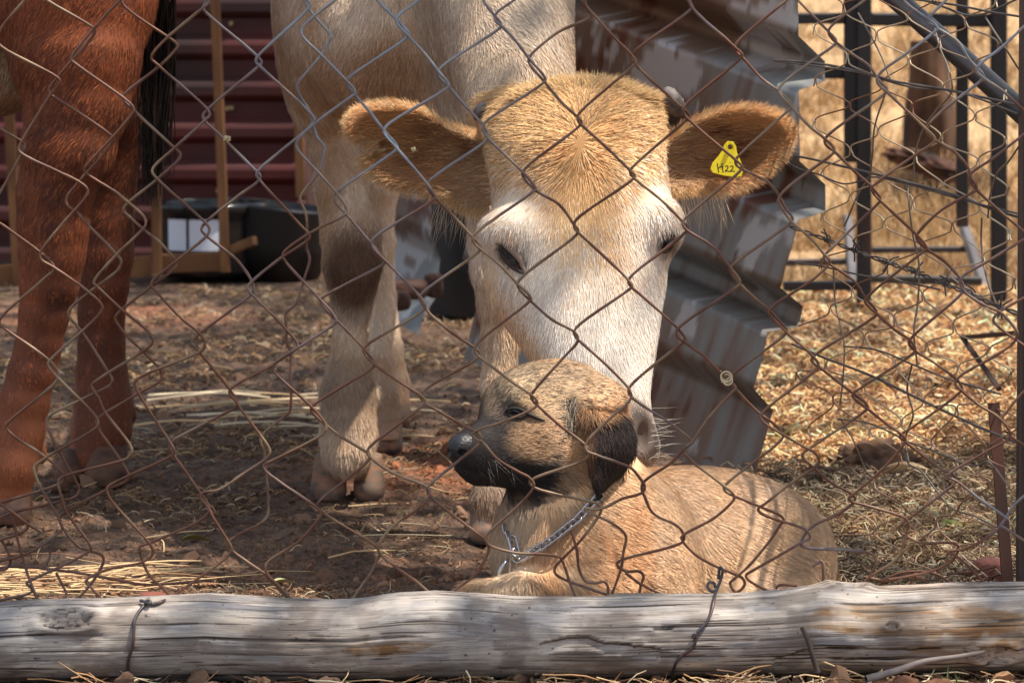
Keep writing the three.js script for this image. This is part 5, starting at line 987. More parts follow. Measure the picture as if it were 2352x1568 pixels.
// near ear: a thick soft flap
const PUP = [[1338, 878], [1330, 935], [1340, 975], [1346, 1010], [1349, 1050], [1353, 1085], [1362, 1115], [1372, 1138]], PLO = [[1388, 882], [1428, 930], [1450, 970], [1463, 1005], [1459, 1045], [1436, 1082], [1408, 1112], [1382, 1142]];
const EARTAB = [[0, -0.13], [0.12, -0.1], [0.25, -0.08], [0.5, -0.068], [0.8, -0.069], [1, -0.074]];
const pEar = (() => {
  const nU = 44, nV = 24, front = [], back = [], L = (rows, c) => rows.map((p, k) => [k / (rows.length - 1), p[c]]);
  for (let i = 0; i <= nU; i++) { const t = i / nU; for (let j = 0; j <= nV; j++) { const v = j / nV, q = 2 * v - 1, prof = 1 - q * q, z = lut(EARTAB, t) - 0.03 * v * v + 0.008 * prof; const px = mix(lut(L(PUP, 0), t), lut(L(PLO, 0), t), v), py = mix(lut(L(PUP, 1), t), lut(L(PLO, 1), t), v); front.push(P(px, py, z)); back.push(P(px, py, z - 0.003 - 0.007 * prof)); } }
  const pos = [...front, ...back].flat(), n = (nU + 1) * (nV + 1), idx = [], id = (i, j) => i * (nV + 1) + j;
  for (let i = 0; i < nU; i++) for (let j = 0; j < nV; j++) { const a = id(i, j), b = id(i + 1, j), c = id(i + 1, j + 1), d = id(i, j + 1); idx.push(a, b, c, a, c, d, a + n, c + n, b + n, a + n, d + n, c + n); }
  const rim = []; for (let i = 0; i <= nU; i++) rim.push(id(i, 0)); for (let j = 1; j <= nV; j++) rim.push(id(nU, j)); for (let i = nU - 1; i >= 0; i--) rim.push(id(i, nV)); for (let j = nV - 1; j > 0; j--) rim.push(id(0, j));
  for (let i = 0; i < rim.length; i++) { const a = rim[i], b = rim[(i + 1) % rim.length]; idx.push(a, a + n, b, b, a + n, b + n); }
  const g = new THREE.BufferGeometry(); g.setAttribute('position', new THREE.BufferAttribute(new Float32Array(pos), 3)); g.setIndex(idx); g.computeVertexNormals(); return g;
})();
const earTop = P(1365, 905, -0.08)[1], earBot = P(1375, 1140, -0.08)[1];
const pEarColor = (x, y, z) => { const t = (earTop - y) / (earTop - earBot), n = fbm(x * 50, y * 50, z * 50, 3); let c = mixc(FAWN2, rgb(52, 38, 34), ss(0.06, 0.28, t + 0.14 * n + 0.9 * (x - P(1390, 960, -0.08)[0]))); c = mixc(c, rgb(150, 108, 72), 0.6 * ss(0.011, 0.003, Math.abs(x - P(1350, 1040, -0.07)[0])) * ss(0.95, 0.7, t)); return mixc(c, rgb(30, 24, 26), 0.6 * ss(0.5, 0.9, t)); };
paint(pEar, pEarColor);
part(puppy, 'ear', pEar, vmat({ roughness: 0.8 }), 'drooping dark brown ear');
const pGloss = new THREE.MeshPhysicalMaterial({ color: flatc([0.012, 0.01, 0.011]), roughness: 0.14, clearcoat: 1, clearcoatRoughness: 0.08 });
part(puppy, 'eye', egg([PE[0], PE[1], PE[2] - 0.003], [0.007, 0.0024, 0.0045], [0, -0.2, -0.3]), pGloss);
{ // lids, nearly shut, with the dark line running back from the corner
  const q = (px, py, o) => { const h = hit(puppyF, px, py) ?? [...PE]; return [h[0], h[1], h[2] + o]; };
  part(puppy, 'eyelid', wireGeo([q(1160, 944, 0.001), q(1172, 938, 0.0025), q(1190, 938, 0.003), q(1207, 946, 0.003), q(1226, 956, 0.002), q(1242, 963, 0.001), q(1252, 967, -0.0005)], (t) => 0.0017 * (0.25 + Math.pow(Math.sin(Math.PI * Math.min(1, t * 0.9 + 0.08)), 0.7)), { sides: 8, step: 0.002 }), mat({ color: flatc(rgb(30, 24, 23)), roughness: 0.7 }));
  part(puppy, 'eyelid', wireGeo([q(1166, 952, 0.0005), q(1180, 957, 0.002), q(1198, 958, 0.002), q(1214, 955, 0.0015)], (t) => 0.001 * (0.4 + Math.sin(Math.PI * t)), { sides: 8, step: 0.002 }), mat({ color: flatc(rgb(40, 32, 30)), roughness: 0.6 }));
}
{ // nose: leathery pad with a nostril
  const c = P(1056, 1030, -0.066), f0 = field([ell(c, [0.0145, 0.0155, 0.015], 0.005, [0, 0.3, 0.25]), ell([c[0] + 0.008, c[1] + 0.004, c[2] - 0.004], [0.014, 0.013, 0.014], 0.006)]), nb = ell([c[0] + 0.0035, c[1] - 0.003, c[2] + 0.0135], [0.005, 0.0034, 0.006], 0.003, [0, 0, -0.3]), nb2 = ell([c[0] - 0.013, c[1] - 0.003, c[2] + 0.006], [0.004, 0.0034, 0.004], 0.003);
  const g = meshField((x, y, z) => smax(smax(f0(x, y, z), -nb.f(x, y, z), 0.003), -nb2.f(x, y, z), 0.003) + 0.00035 * vnoise(x * 900, y * 900, z * 900), [c[0] - 0.025, c[1] - 0.025, c[2] - 0.025], [c[0] + 0.03, c[1] + 0.025, c[2] + 0.025], 0.0011);
  part(puppy, 'nose', g, new THREE.MeshPhysicalMaterial({ color: flatc([0.014, 0.013, 0.016]), roughness: 0.5, clearcoat: 0.22, clearcoatRoughness: 0.35 }));
}
{
  const L = [], back = P(1700, 1100, -0.25);
  growHair(L, puppyBody, (p, n) => {
    const [x, y, z] = p, c = puppyColor(...p);
    const ht = clamp(((x - hA[0]) * (hB[0] - hA[0]) + (y - hA[1]) * (hB[1] - hA[1])) / ((hB[0] - hA[0]) ** 2 + (hB[1] - hA[1]) ** 2)), hd = ss(0.085, 0.07, Math.hypot(x - mix(hA[0], hB[0], ht), y - mix(hA[1], hB[1], ht)));
    if (dist(x, y, z, PN) < 0.017) return null;
    if (Math.hypot((x - PE[0]) * 0.55, y - PE[1]) < 0.0045 && z > -0.13) return null;
    if (y < 0.06 && z > -0.12) return { n: 30000, len: 0.01, w: 0.001, dir: [-1, 0, 0], lift: 0.2, c };
    const dx = x - PN[0], dy = y - PN[1], dl = Math.hypot(dx, dy) + 1e-4, mz = ss(0.03, 0.09, dl);
    const hdir = [dx / dl, dy / dl * 0.8 + 0.1 - 0.5 * ss(0.09, 0.13, dl), 0.1], chest = ss(0.1, 0.02, x);
    const bdir = [mix(0.95, -0.1, chest), mix(-0.42, -1, chest), 0.1], dir = [mix(bdir[0], hdir[0], hd), mix(bdir[1], hdir[1], hd), 0.1];
    const w = vnoise(x * 28, y * 28, z * 28);
    return { n: mix(420000, 400000, hd), len: mix(mix(0.017, 0.022, chest), mix(0.005, 0.0105, mz) * mix(0.5, 1, ss(0.004, 0.02, Math.min(Math.hypot((x - PE[0] - 0.012) * 0.5, y - PE[1] + 0.003 + 0.28 * (x - PE[0] - 0.012)), 9))) * mix(0.6, 1, ss(0.004, 0.02, Math.hypot(x - FOLD[0], (y - FOLD[1]) * 0.4))), hd), w: mix(0.0008, 0.00075, hd), dir: [dir[0] + 0.25 * w, dir[1], dir[2]], lift: mix(0.11, 0.17, hd), c: (() => { const q = 1.0 + 0.4 * hd * ss(0.05, 0.085, maskD(x, y)) + 0.09 * vnoise(x * 60, y * 230, z * 120) + 0.08 * vnoise(x * 26, y * 70, z * 50); c[0] *= q; c[1] *= q; c[2] *= q; return 0; })() || hd > 0.5 && rnd() < 0.26 * ss(0.085, 0.05, Math.hypot((x - FH[0]) * 0.62, y - FH[1])) ? mixc(c, rgb(52, 42, 38), 0.8) : hd > 0.5 && rnd() < 0.34 * ss(0.05, 0.085, maskD(x, y)) ? mixc(c, rgb(224, 202, 172), 0.6) : c, spread: mix(0.17, 0.24, hd), vary: mix(0.2, 0.36, hd) };  // head hair multiplied brighter to paint out the shadow it lies in
  });
  growHair(L, pEar, (p) => ({ n: 330000, len: 0.013 + 0.008 * ss(0.35, 0.0, (earTop - p[1]) / (earTop - earBot)), w: 0.0009, dir: [0.15, -1, 0], lift: 0.14, c: pEarColor(...p), spread: 0.2, vary: 0.45 }));
  for (let i = 0; i < 16; i++) { const h = hit(puppyF, rr(1095, 1190), rr(1045, 1090)); if (h) hair(L, h, [0, 0, 1], { dir: [0.3, -0.8, 0.2], len: 0.022, w: 0.00025, lift: 0.5, c: i % 2 ? rgb(190, 180, 170) : [0.02, 0.02, 0.02], spread: 0.5 }); }
  for (let i = 0; i < 26; i++) hair(L, [P(1124, 908, -0.12)[0] + gauss() * 0.004, P(1124, 908, -0.12)[1] + gauss() * 0.003, -0.12], [-1, 0, 0], { dir: [-0.9, -0.3 + gauss() * 0.5, 0.2], len: 0.011, w: 0.0006, lift: 0.4, c: [0.02, 0.016, 0.014], spread: 0.4 });
  for (let i = 0; i < 700; i++) { const h = hit(puppyF, rr(1296, 1322), rr(905, 985)); if (h) hair(L, h, [0, 0, 1], { dir: [-0.2, -1, 0.1], len: 0.016, w: 0.0007, lift: 0.35, c: rnd() < 0.5 ? rgb(206, 186, 160) : BLACKF, spread: 0.4 }); }
  hairMesh(L, puppy, 'coat');
  console.log('puppy hair', L.length / 14);
}
// chain collar
{
  const t = thing('chain_collar', 'shiny steel chain collar with rings round the neck of the puppy', 'chain collar', P(1240, 1260, -0.07));
  const steel = mat({ color: flatc([0.55, 0.55, 0.57]), metalness: 1, roughness: 0.22 }), on = (px, py, o = 0.006) => { const h = hit(puppyF, px, py) ?? P(px, py, -0.08); return new THREE.Vector3(h[0], h[1], h[2] + o); };
  const path = new THREE.CatmullRomCurve3([on(1376, 1138), on(1350, 1165), on(1325, 1192), on(1300, 1212), on(1275, 1232), on(1250, 1250), on(1225, 1264), on(1200, 1278), on(1186, 1280, 0.008)]);
  const link = (p, d, up, len, wid, r) => {
    const x = d.clone().normalize(), z = up.clone().addScaledVector(x, -up.dot(x)).normalize(), y = new THREE.Vector3().crossVectors(z, x), pts = [], h = len / 2 - wid / 2;
    for (let i = 0; i <= 28; i++) { const a = i / 28 * 2 * Math.PI, c = Math.cos(a), s = Math.sin(a), u = (c > 0 ? h : -h) + c * wid / 2, w = s * wid / 2; pts.push(p.clone().addScaledVector(x, u).addScaledVector(y, w).addScaledVector(z, 0.0012 * Math.sin(a)).toArray()); }
    return wireGeo(pts, r, { sides: 8, smooth: false });
  };
  const N = 17;
  for (let i = 0; i < N; i++) { const u = (i + 0.5) / N, p = path.getPointAt(u), d = path.getTangentAt(u), a = (i % 2 ? 0.75 : -0.75); const up = new THREE.Vector3(0.2, 0.3, 1).applyAxisAngle(d.clone().normalize(), a); part(t, 'link', link(p, d, up, 0.0165, 0.0088, 0.00135), steel); }
  const r2 = [[on(1183, 1262, 0.008), on(1178, 1240, 0.006)], [on(1172, 1240, 0.006), on(1167, 1222, 0.004)], [on(1166, 1224, 0.003), on(1164, 1208, -0.001)]];
  r2.forEach(([a, b], i) => { const m = a.clone().lerp(b, 0.5), d = b.clone().sub(a); part(t, 'link', link(m, d, new THREE.Vector3(i % 2 ? 0.8 : 0.2, 0, 1), i ? 0.016 : 0.026, 0.009, 0.0014), steel); });
  part(t, 'link', link(on(1180, 1286, 0.010), new THREE.Vector3(-0.1, -1, 0), new THREE.Vector3(0.9, 0, 0.5), 0.03, 0.012, 0.0015), steel);
  const c = on(1164, 1312, 0.012), ring = link(c, new THREE.Vector3(-0.3, -1, 0), new THREE.Vector3(0.86, -0.1, 0.5), 0.032, 0.030, 0.0022); part(t, 'ring', ring, steel);
}
// ------------------------------------------------------------------ chain link fence, wire by wire
const GALV = rgb(150, 160, 170), RUSTW = rgb(118, 80, 62), DULL = rgb(172, 154, 124);
const wireTone = (x, y, z) => {
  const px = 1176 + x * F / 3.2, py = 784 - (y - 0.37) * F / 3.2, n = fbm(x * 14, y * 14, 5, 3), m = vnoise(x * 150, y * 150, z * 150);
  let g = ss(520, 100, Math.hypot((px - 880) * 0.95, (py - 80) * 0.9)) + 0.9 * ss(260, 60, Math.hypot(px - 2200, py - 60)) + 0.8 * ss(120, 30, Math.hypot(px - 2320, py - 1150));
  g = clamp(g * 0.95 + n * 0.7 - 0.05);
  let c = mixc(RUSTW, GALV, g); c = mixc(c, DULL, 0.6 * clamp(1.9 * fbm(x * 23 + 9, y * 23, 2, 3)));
  c = mixc(c, rgb(88, 56, 46), ss(0.1, 0.7, m) * (1 - g) * 0.7);
  const k = 0.95 + 0.28 * m + 0.16 * vnoise(x * 420, y * 420, z * 300); return [c[0] * k, c[1] * k, c[2] * k];
};
const wireMat = vmat({ roughness: 0.5, metalness: 0.3 });
const fence = thing('chain_link_fence', 'rusty chain link fence of diamond mesh stretched above the log', 'fence', [0, 0, 0]);
let wireNo = 0;
const WR = 0.0016;
function fenceWire(rows, z0) {
  const zz = z0 ?? (wireNo++ % 2 ? 0.0022 : -0.0022);
  const pts = rows.map(([x, y], i) => P(x, y, zz + 0.0012 * vnoise(x * 0.01, y * 0.01, i)));
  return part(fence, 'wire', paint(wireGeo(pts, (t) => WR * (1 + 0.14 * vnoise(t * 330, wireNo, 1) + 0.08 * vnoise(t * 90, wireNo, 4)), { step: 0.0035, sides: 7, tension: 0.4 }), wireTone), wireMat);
}
fenceWire([[-24, 280], [0, 295], [48, 324], [55, 332], [52, 345], [0, 440], [-20, 470], [-15, 500], [13, 522], [88, 577], [121, 608], [122, 620], [110, 632], [2, 728], [-3, 742], [7, 752], [110, 826], [133, 855], [130, 872], [100, 902], [20, 968], [13, 980], [33, 1003], [95, 1043], [148, 1092], [146, 1102], [130, 1113], [0, 1154], [-24, 1162]]);
fenceWire([[57, -2], [0, 67], [-8, 90], [0, 105], [130, 177], [137, 187], [118, 213], [50, 323], [42, 343], [50, 353], [140, 397], [180, 417], [201, 436], [196, 452], [137, 520], [91, 583], [94, 596], [121, 613], [200, 668], [234, 703], [230, 718], [112, 830], [110, 839], [133, 868], [223, 962], [224, 975], [216, 985], [80, 1068], [77, 1076], [90, 1115], [110, 1148], [138, 1200], [142, 1213], [135, 1222], [60, 1272], [0, 1288], [-20, 1296]]);
fenceWire([[98, -8], [107, 0], [211, 62], [218, 70], [205, 92], [130, 178], [112, 205], [115, 218], [124, 223], [250, 308], [260, 319], [250, 338], [178, 420], [152, 455], [153, 470], [177, 489], [207, 522], [268, 585], [278, 600], [272, 617], [205, 670], [158, 712], [157, 724], [190, 765], [246, 852], [257, 872], [252, 884], [235, 894], [180, 920], [112, 956], [107, 968], [120, 1007], [173, 1104], [181, 1122], [178, 1135], [160, 1145], [30, 1176], [0, 1188], [-20, 1194]]);
fenceWire([[290, -14], [275, 0], [215, 65], [165, 128], [163, 137], [172, 146], [282, 224], [303, 243], [306, 252], [298, 267], [255, 318], [198, 380], [193, 390], [202, 401], [265, 441], [292, 463], [330, 498], [334, 512], [330, 522], [266, 585], [218, 640], [215, 650], [225, 660], [278, 710], [340, 762], [350, 778], [347, 790], [325, 808], [215, 878], [210, 886], [225, 912], [240, 945], [298, 1022], [302, 1037], [295, 1049], [280, 1057], [138, 1097], [133, 1107], [140, 1140], [152, 1175], [205, 1250], [207, 1262], [198, 1270], [70, 1333], [60, 1339], [72, 1353], [70, 1360], [0, 1378], [-20, 1384]]);
fenceWire([[276, -6], [283, 12], [385, 85], [403, 98], [407, 106], [400, 117], [365, 152], [284, 218], [282, 227], [303, 250], [398, 338], [413, 353], [411, 364], [362, 410], [287, 472], [283, 482], [300, 500], [333, 530], [365, 555], [400, 595], [405, 606], [398, 618], [350, 655], [268, 722], [264, 732], [285, 765], [333, 812], [366, 848], [371, 863], [365, 876], [318, 903], [225, 960], [221, 968], [226, 985], [270, 1047], [292, 1083], [296, 1094], [288, 1105], [250, 1122], [140, 1183], [137, 1193], [140, 1207], [180, 1255], [205, 1265], [233, 1275], [237, 1287], [228, 1310], [205, 1345], [168, 1386]]);
fenceWire([[484, -12], [478, 5], [465, 18], [385, 85], [350, 124], [348, 135], [363, 150], [475, 250], [481, 263], [474, 272], [400, 340], [352, 384], [349, 395], [365, 415], [470, 510], [480, 524], [478, 536], [400, 602], [350, 645], [347, 656], [357, 668], [415, 730], [460, 768], [470, 790], [466, 802], [450, 812], [318, 868], [308, 880], [318, 903], [350, 955], [390, 1015], [398, 1030], [399, 1040], [390, 1048], [250, 1115], [245, 1123], [250, 1142], [300, 1200], [340, 1245], [350, 1262], [348, 1275], [328, 1290], [245, 1308], [202, 1328], [197, 1337], [205, 1346], [243, 1386]]);
fenceWire([[480, -8], [466, 18], [472, 28], [560, 102], [597, 136], [600, 143], [590, 155], [480, 248], [466, 265], [470, 277], [505, 310], [580, 385], [597, 403], [595, 413], [540, 455], [468, 515], [462, 528], [472, 540], [520, 577], [545, 598], [575, 640], [582, 660], [580, 672], [540, 705], [460, 765], [441, 785], [445, 795], [463, 815], [530, 898], [545, 925], [543, 933], [520, 947], [395, 1013], [388, 1023], [395, 1040], [420, 1075], [455, 1125], [478, 1160], [481, 1170], [475, 1182], [450, 1200], [340, 1248], [320, 1256], [321, 1268], [325, 1285], [345, 1325], [362, 1340], [400, 1376]]);
fenceWire([[698, -12], [705, 0], [713, 8], [706, 22], [590, 132], [588, 142], [600, 155], [688, 235], [708, 255], [722, 272], [719, 283], [640, 350], [592, 393], [589, 403], [600, 418], [650, 473], [695, 522], [709, 536], [710, 546], [700, 556], [645, 592], [575, 650], [568, 662], [575, 673], [630, 728], [665, 765], [683, 790], [681, 799], [660, 815], [625, 838], [530, 893], [527, 903], [540, 920], [553, 940], [598, 1000], [617, 1028], [619, 1041], [610, 1053], [560, 1087], [500, 1125], [464, 1132], [460, 1142], [475, 1162], [490, 1190], [520, 1237], [531, 1258], [526, 1273], [480, 1310], [388, 1374]]);
fenceWire([[693, -10], [710, 22], [755, 75], [760, 84], [750, 105], [735, 130], [685, 190], [682, 203], [690, 222], [713, 260], [720, 290], [728, 315], [745, 338], [742, 360], [732, 395], [693, 445], [689, 456], [702, 490], [705, 520], [703, 565], [711, 595], [700, 635], [677, 700], [657, 718], [658, 760], [657, 782], [667, 808], [667, 855], [665, 945], [655, 955], [615, 985], [600, 1003], [598, 1013], [607, 1035], [609, 1070], [616, 1150], [613, 1185], [600, 1200], [548, 1227], [526, 1244], [527, 1257], [560, 1285], [610, 1320], [662, 1376]]);
fenceWire([[810, -30], [720, 38], [694, 65], [693, 80], [740, 128], [797, 187], [813, 205], [815, 215], [806, 222], [730, 278], [685, 320], [680, 333], [686, 347], [725, 390], [770, 440], [793, 472], [797, 485], [790, 494], [720, 530], [655, 575], [649, 587], [655, 600], [690, 640], [737, 690], [765, 722], [771, 735], [765, 745], [700, 788], [627, 838], [626, 849], [640, 865], [700, 920], [730, 950], [748, 975], [747, 988], [735, 1000], [630, 1055], [605, 1068], [608, 1079], [640, 1105], [720, 1160], [733, 1172], [736, 1183], [730, 1192], [690, 1240], [615, 1290], [609, 1302], [615, 1320], [640, 1345], [672, 1378]]);
fenceWire([[858, -10], [867, 2], [910, 44], [932, 68], [939, 77], [936, 84], [805, 175], [796, 186], [799, 198], [845, 252], [885, 303], [908, 330], [913, 339], [906, 347], [780, 436], [767, 450], [768, 462], [795, 492], [850, 556], [879, 590], [885, 600], [878, 608], [790, 655], [741, 683], [736, 693], [745, 707], [795, 757], [838, 803], [857, 828], [860, 838], [850, 848], [720, 930], [714, 940], [722, 952], [780, 1000], [840, 1037], [849, 1046], [846, 1056], [790, 1105], [732, 1152], [727, 1163], [735, 1172], [785, 1205], [855, 1247], [868, 1260], [872, 1272], [866, 1285], [855, 1310], [838, 1335], [806, 1380]]);
fenceWire([[976, -16], [960, 2], [918, 33], [910, 44], [912, 54], [938, 82], [985, 135], [1010, 168], [1027, 187], [1030, 196], [1024, 204], [890, 287], [882, 300], [885, 310], [913, 342], [975, 415], [994, 442], [999, 453], [992, 461], [860, 545], [853, 557], [856, 568], [884, 598], [930, 645], [966, 683], [976, 700], [974, 710], [845, 790], [835, 802], [838, 813], [862, 838], [925, 882], [966, 908], [975, 918], [972, 928], [850, 1025], [843, 1038], [850, 1050], [900, 1085], [968, 1112], [983, 1122], [986, 1136], [980, 1150], [955, 1172], [900, 1210], [872, 1245], [867, 1259], [876, 1275], [920, 1310], [960, 1338], [996, 1370]]);
fenceWire([[1104, -14], [1113, 5], [1136, 36], [1150, 52], [1151, 60], [1145, 67], [1015, 153], [1006, 165], [1008, 176], [1030, 198], [1075, 250], [1109, 287], [1120, 307], [1122, 317], [1116, 324], [990, 412], [981, 424], [984, 435], [1000, 455], [1045, 500], [1087, 546], [1102, 563], [1103, 572], [1096, 581], [975, 668], [964, 682], [967, 692], [985, 718], [1040, 765], [1091, 799], [1101, 808], [1100, 819], [1085, 831], [975, 895], [966, 907], [970, 920], [1010, 945], [1070, 980], [1097, 993], [1104, 1003], [1102, 1016], [1090, 1028], [990, 1110], [981, 1122], [988, 1139], [1030, 1175], [1090, 1220], [1112, 1238], [1123, 1257], [1118, 1275], [1090, 1320], [1034, 1362]]);
fenceWire([[1196, -14], [1178, 2], [1142, 28], [1136, 40], [1140, 50], [1155, 62], [1195, 107], [1216, 135], [1248, 172], [1253, 183], [1247, 191], [1117, 278], [1109, 290], [1111, 301], [1124, 320], [1165, 360], [1203, 398], [1224, 422], [1230, 433], [1223, 441], [1095, 533], [1086, 547], [1089, 558], [1105, 573], [1150, 610], [1190, 653], [1213, 675], [1219, 687], [1212, 696], [1100, 785], [1091, 801], [1094, 812], [1125, 838], [1180, 880], [1222, 908], [1232, 919], [1233, 930], [1225, 938], [1150, 970], [1096, 988], [1086, 997], [1090, 1006], [1107, 1014], [1140, 1052], [1190, 1083], [1216, 1097], [1226, 1112], [1220, 1128], [1170, 1180], [1120, 1225], [1114, 1236], [1122, 1250], [1180, 1269], [1260, 1274], [1285, 1280], [1293, 1292], [1310, 1340], [1325, 1378]]);
fenceWire([[1336, -8], [1341, 8], [1354, 26], [1357, 36], [1350, 43], [1285, 72], [1245, 102], [1218, 128], [1214, 140], [1220, 152], [1253, 190], [1290, 235], [1328, 270], [1336, 280], [1332, 288], [1210, 383], [1201, 397], [1203, 408], [1231, 437], [1285, 470], [1318, 515], [1328, 530], [1322, 541], [1200, 635], [1189, 652], [1192, 663], [1220, 692], [1270, 735], [1319, 762], [1327, 774], [1325, 787], [1300, 815], [1230, 893], [1220, 909], [1224, 920], [1236, 932], [1290, 980], [1345, 1022], [1355, 1036], [1352, 1047], [1335, 1060], [1230, 1097], [1217, 1107], [1225, 1118], [1280, 1135], [1350, 1150], [1375, 1158], [1381, 1172], [1372, 1190], [1330, 1245], [1290, 1285], [1274, 1305], [1276, 1317], [1295, 1330], [1350, 1350], [1400, 1368]]);
fenceWire([[1352, -12], [1344, 0], [1348, 15], [1370, 40], [1410, 85], [1445, 120], [1458, 136], [1459, 147], [1452, 154], [1335, 255], [1327, 268], [1330, 280], [1345, 295], [1400, 345], [1448, 392], [1458, 403], [1454, 411], [1325, 503], [1319, 516], [1322, 527], [1340, 545], [1400, 600], [1445, 645], [1452, 658], [1445, 665], [1328, 748], [1319, 762], [1322, 773], [1345, 795], [1400, 845], [1446, 895], [1450, 910], [1445, 922], [1400, 962], [1352, 1010], [1345, 1023], [1349, 1036], [1365, 1043], [1420, 1062], [1450, 1075], [1470, 1098], [1481, 1116], [1478, 1129], [1465, 1136], [1430, 1145], [1390, 1165], [1362, 1170], [1345, 1167], [1352, 1176], [1400, 1198], [1425, 1215], [1438, 1232], [1432, 1270], [1428, 1300], [1415, 1340], [1402, 1374]]);
fenceWire([[1313, 1222], [1325, 1262], [1330, 1305], [1345, 1334], [1365, 1339], [1388, 1336], [1396, 1346], [1397, 1366]], 0.005);
fenceWire([[1576, -10], [1583, 3], [1591, 15], [1585, 24], [1465, 112], [1452, 128], [1454, 139], [1470, 158], [1520, 205], [1567, 247], [1583, 262], [1582, 272], [1575, 278], [1457, 380], [1448, 392], [1451, 403], [1470, 420], [1520, 460], [1568, 508], [1580, 521], [1577, 531], [1452, 632], [1444, 646], [1448, 656], [1470, 675], [1530, 728], [1555, 752], [1573, 775], [1572, 784], [1560, 793], [1452, 882], [1444, 897], [1448, 908], [1475, 930], [1530, 965], [1570, 995], [1586, 1010], [1583, 1022], [1570, 1031], [1545, 1060], [1490, 1097], [1476, 1111], [1475, 1126], [1481, 1140], [1500, 1178], [1555, 1207], [1568, 1221], [1572, 1232], [1568, 1244], [1540, 1256], [1430, 1285], [1418, 1293], [1422, 1304], [1440, 1312], [1470, 1312], [1478, 1323], [1472, 1345], [1468, 1368]]);
fenceWire([[1437, 1315], [1470, 1340], [1526, 1368]], 0.004);
fenceWire([[1592, -10], [1585, 2], [1588, 14], [1620, 48], [1660, 82], [1690, 110], [1705, 125], [1700, 135], [1580, 235], [1569, 250], [1572, 262], [1583, 275], [1640, 325], [1690, 367], [1705, 383], [1700, 393], [1578, 497], [1569, 512], [1572, 522], [1582, 531], [1640, 568], [1677, 613], [1698, 640], [1700, 650], [1693, 658], [1565, 747], [1554, 761], [1557, 773], [1575, 787], [1620, 820], [1655, 855], [1680, 878], [1690, 890], [1683, 900], [1640, 945], [1610, 985], [1590, 1015], [1573, 1028], [1571, 1038], [1580, 1050], [1600, 1068], [1665, 1117], [1683, 1132], [1687, 1144], [1680, 1155], [1640, 1190], [1575, 1225], [1566, 1233], [1570, 1245], [1600, 1275], [1650, 1303], [1705, 1327], [1711, 1340], [1703, 1354], [1690, 1359], [1680, 1348], [1678, 1338], [1690, 1327], [1720, 1300], [1770, 1240], [1797, 1199]]);
fenceWire([[1818, -12], [1807, 0], [1700, 90], [1688, 107], [1692, 119], [1706, 132], [1750, 180], [1790, 210], [1815, 235], [1820, 244], [1812, 253], [1700, 355], [1690, 369], [1693, 380], [1710, 390], [1740, 405], [1765, 418], [1788, 445], [1805, 478], [1821, 500], [1818, 509], [1690, 603], [1677, 618], [1682, 630], [1700, 652], [1740, 690], [1770, 715], [1800, 748], [1808, 760], [1800, 771], [1685, 858], [1675, 868], [1678, 878], [1692, 895], [1740, 945], [1780, 975], [1797, 993], [1799, 1003], [1790, 1016], [1670, 1110], [1663, 1121], [1668, 1129], [1690, 1140], [1750, 1165], [1790, 1182], [1800, 1192], [1797, 1202]]);
fenceWire([[1825, -10], [1838, 5], [1903, 72], [1919, 90], [1921, 98], [1915, 105], [1880, 130], [1800, 190], [1789, 207], [1793, 217], [1818, 245], [1860, 290], [1895, 318], [1916, 340], [1917, 348], [1910, 356], [1800, 440], [1788, 461], [1793, 472], [1820, 510], [1838, 525], [1870, 555], [1895, 585], [1907, 598], [1904, 607], [1870, 640], [1780, 700], [1766, 716], [1772, 727], [1810, 765], [1860, 810], [1879, 832], [1881, 842], [1870, 854], [1760, 940], [1747, 958], [1755, 970], [1798, 997], [1840, 1022], [1873, 1040], [1882, 1055], [1878, 1068], [1830, 1100], [1760, 1155], [1742, 1169], [1748, 1178], [1790, 1195], [1845, 1213], [1860, 1226], [1861, 1236], [1845, 1244], [1800, 1270], [1730, 1310], [1714, 1321], [1717, 1329], [1735, 1342], [1772, 1362]]);
fenceWire([[2005, -16], [1987, 0], [1920, 50], [1904, 71], [1908, 83], [1922, 98], [1960, 125], [1998, 152], [2016, 180], [2035, 200], [2038, 208], [2032, 216], [1905, 308], [1895, 323], [1900, 335], [1920, 350], [1960, 390], [2004, 430], [2021, 452], [2023, 460], [2017, 468], [1905, 575], [1893, 589], [1897, 600], [1915, 612], [1965, 648], [1990, 685], [2013, 713], [2014, 722], [2005, 731], [1880, 810], [1865, 825], [1870, 835], [1885, 845], [1930, 880], [1962, 905], [1989, 926], [1993, 937], [1985, 946], [1860, 1030], [1844, 1044], [1848, 1055], [1865, 1070], [1910, 1108], [1955, 1133], [1965, 1144], [1960, 1154], [1930, 1178], [1865, 1210], [1845, 1235], [1841, 1251], [1855, 1258], [1900, 1261], [1990, 1268], [2011, 1281], [2012, 1296], [2000, 1320], [1974, 1358]]);
fenceWire([[2068, -14], [2080, 5], [2120, 35], [2148, 55], [2154, 66], [2145, 75], [2080, 125], [2025, 165], [2015, 181], [2020, 195], [2040, 213], [2090, 260], [2130, 298], [2146, 314], [2148, 322], [2140, 331], [2100, 358], [2020, 415], [2003, 433], [2008, 445], [2025, 463], [2070, 505], [2107, 540], [2126, 562], [2129, 570], [2120, 579], [2000, 675], [1988, 691], [1995, 703], [2016, 722], [2060, 760], [2090, 780], [2103, 800], [2100, 809], [1980, 890], [1959, 906], [1963, 915], [1995, 940], [2040, 975], [2072, 998], [2080, 1009], [2075, 1022], [2030, 1075], [1965, 1132], [1951, 1143], [1956, 1151], [1980, 1158], [2050, 1178], [2080, 1190], [2087, 1201], [2084, 1220], [2062, 1280], [1994, 1328], [1976, 1352]]);
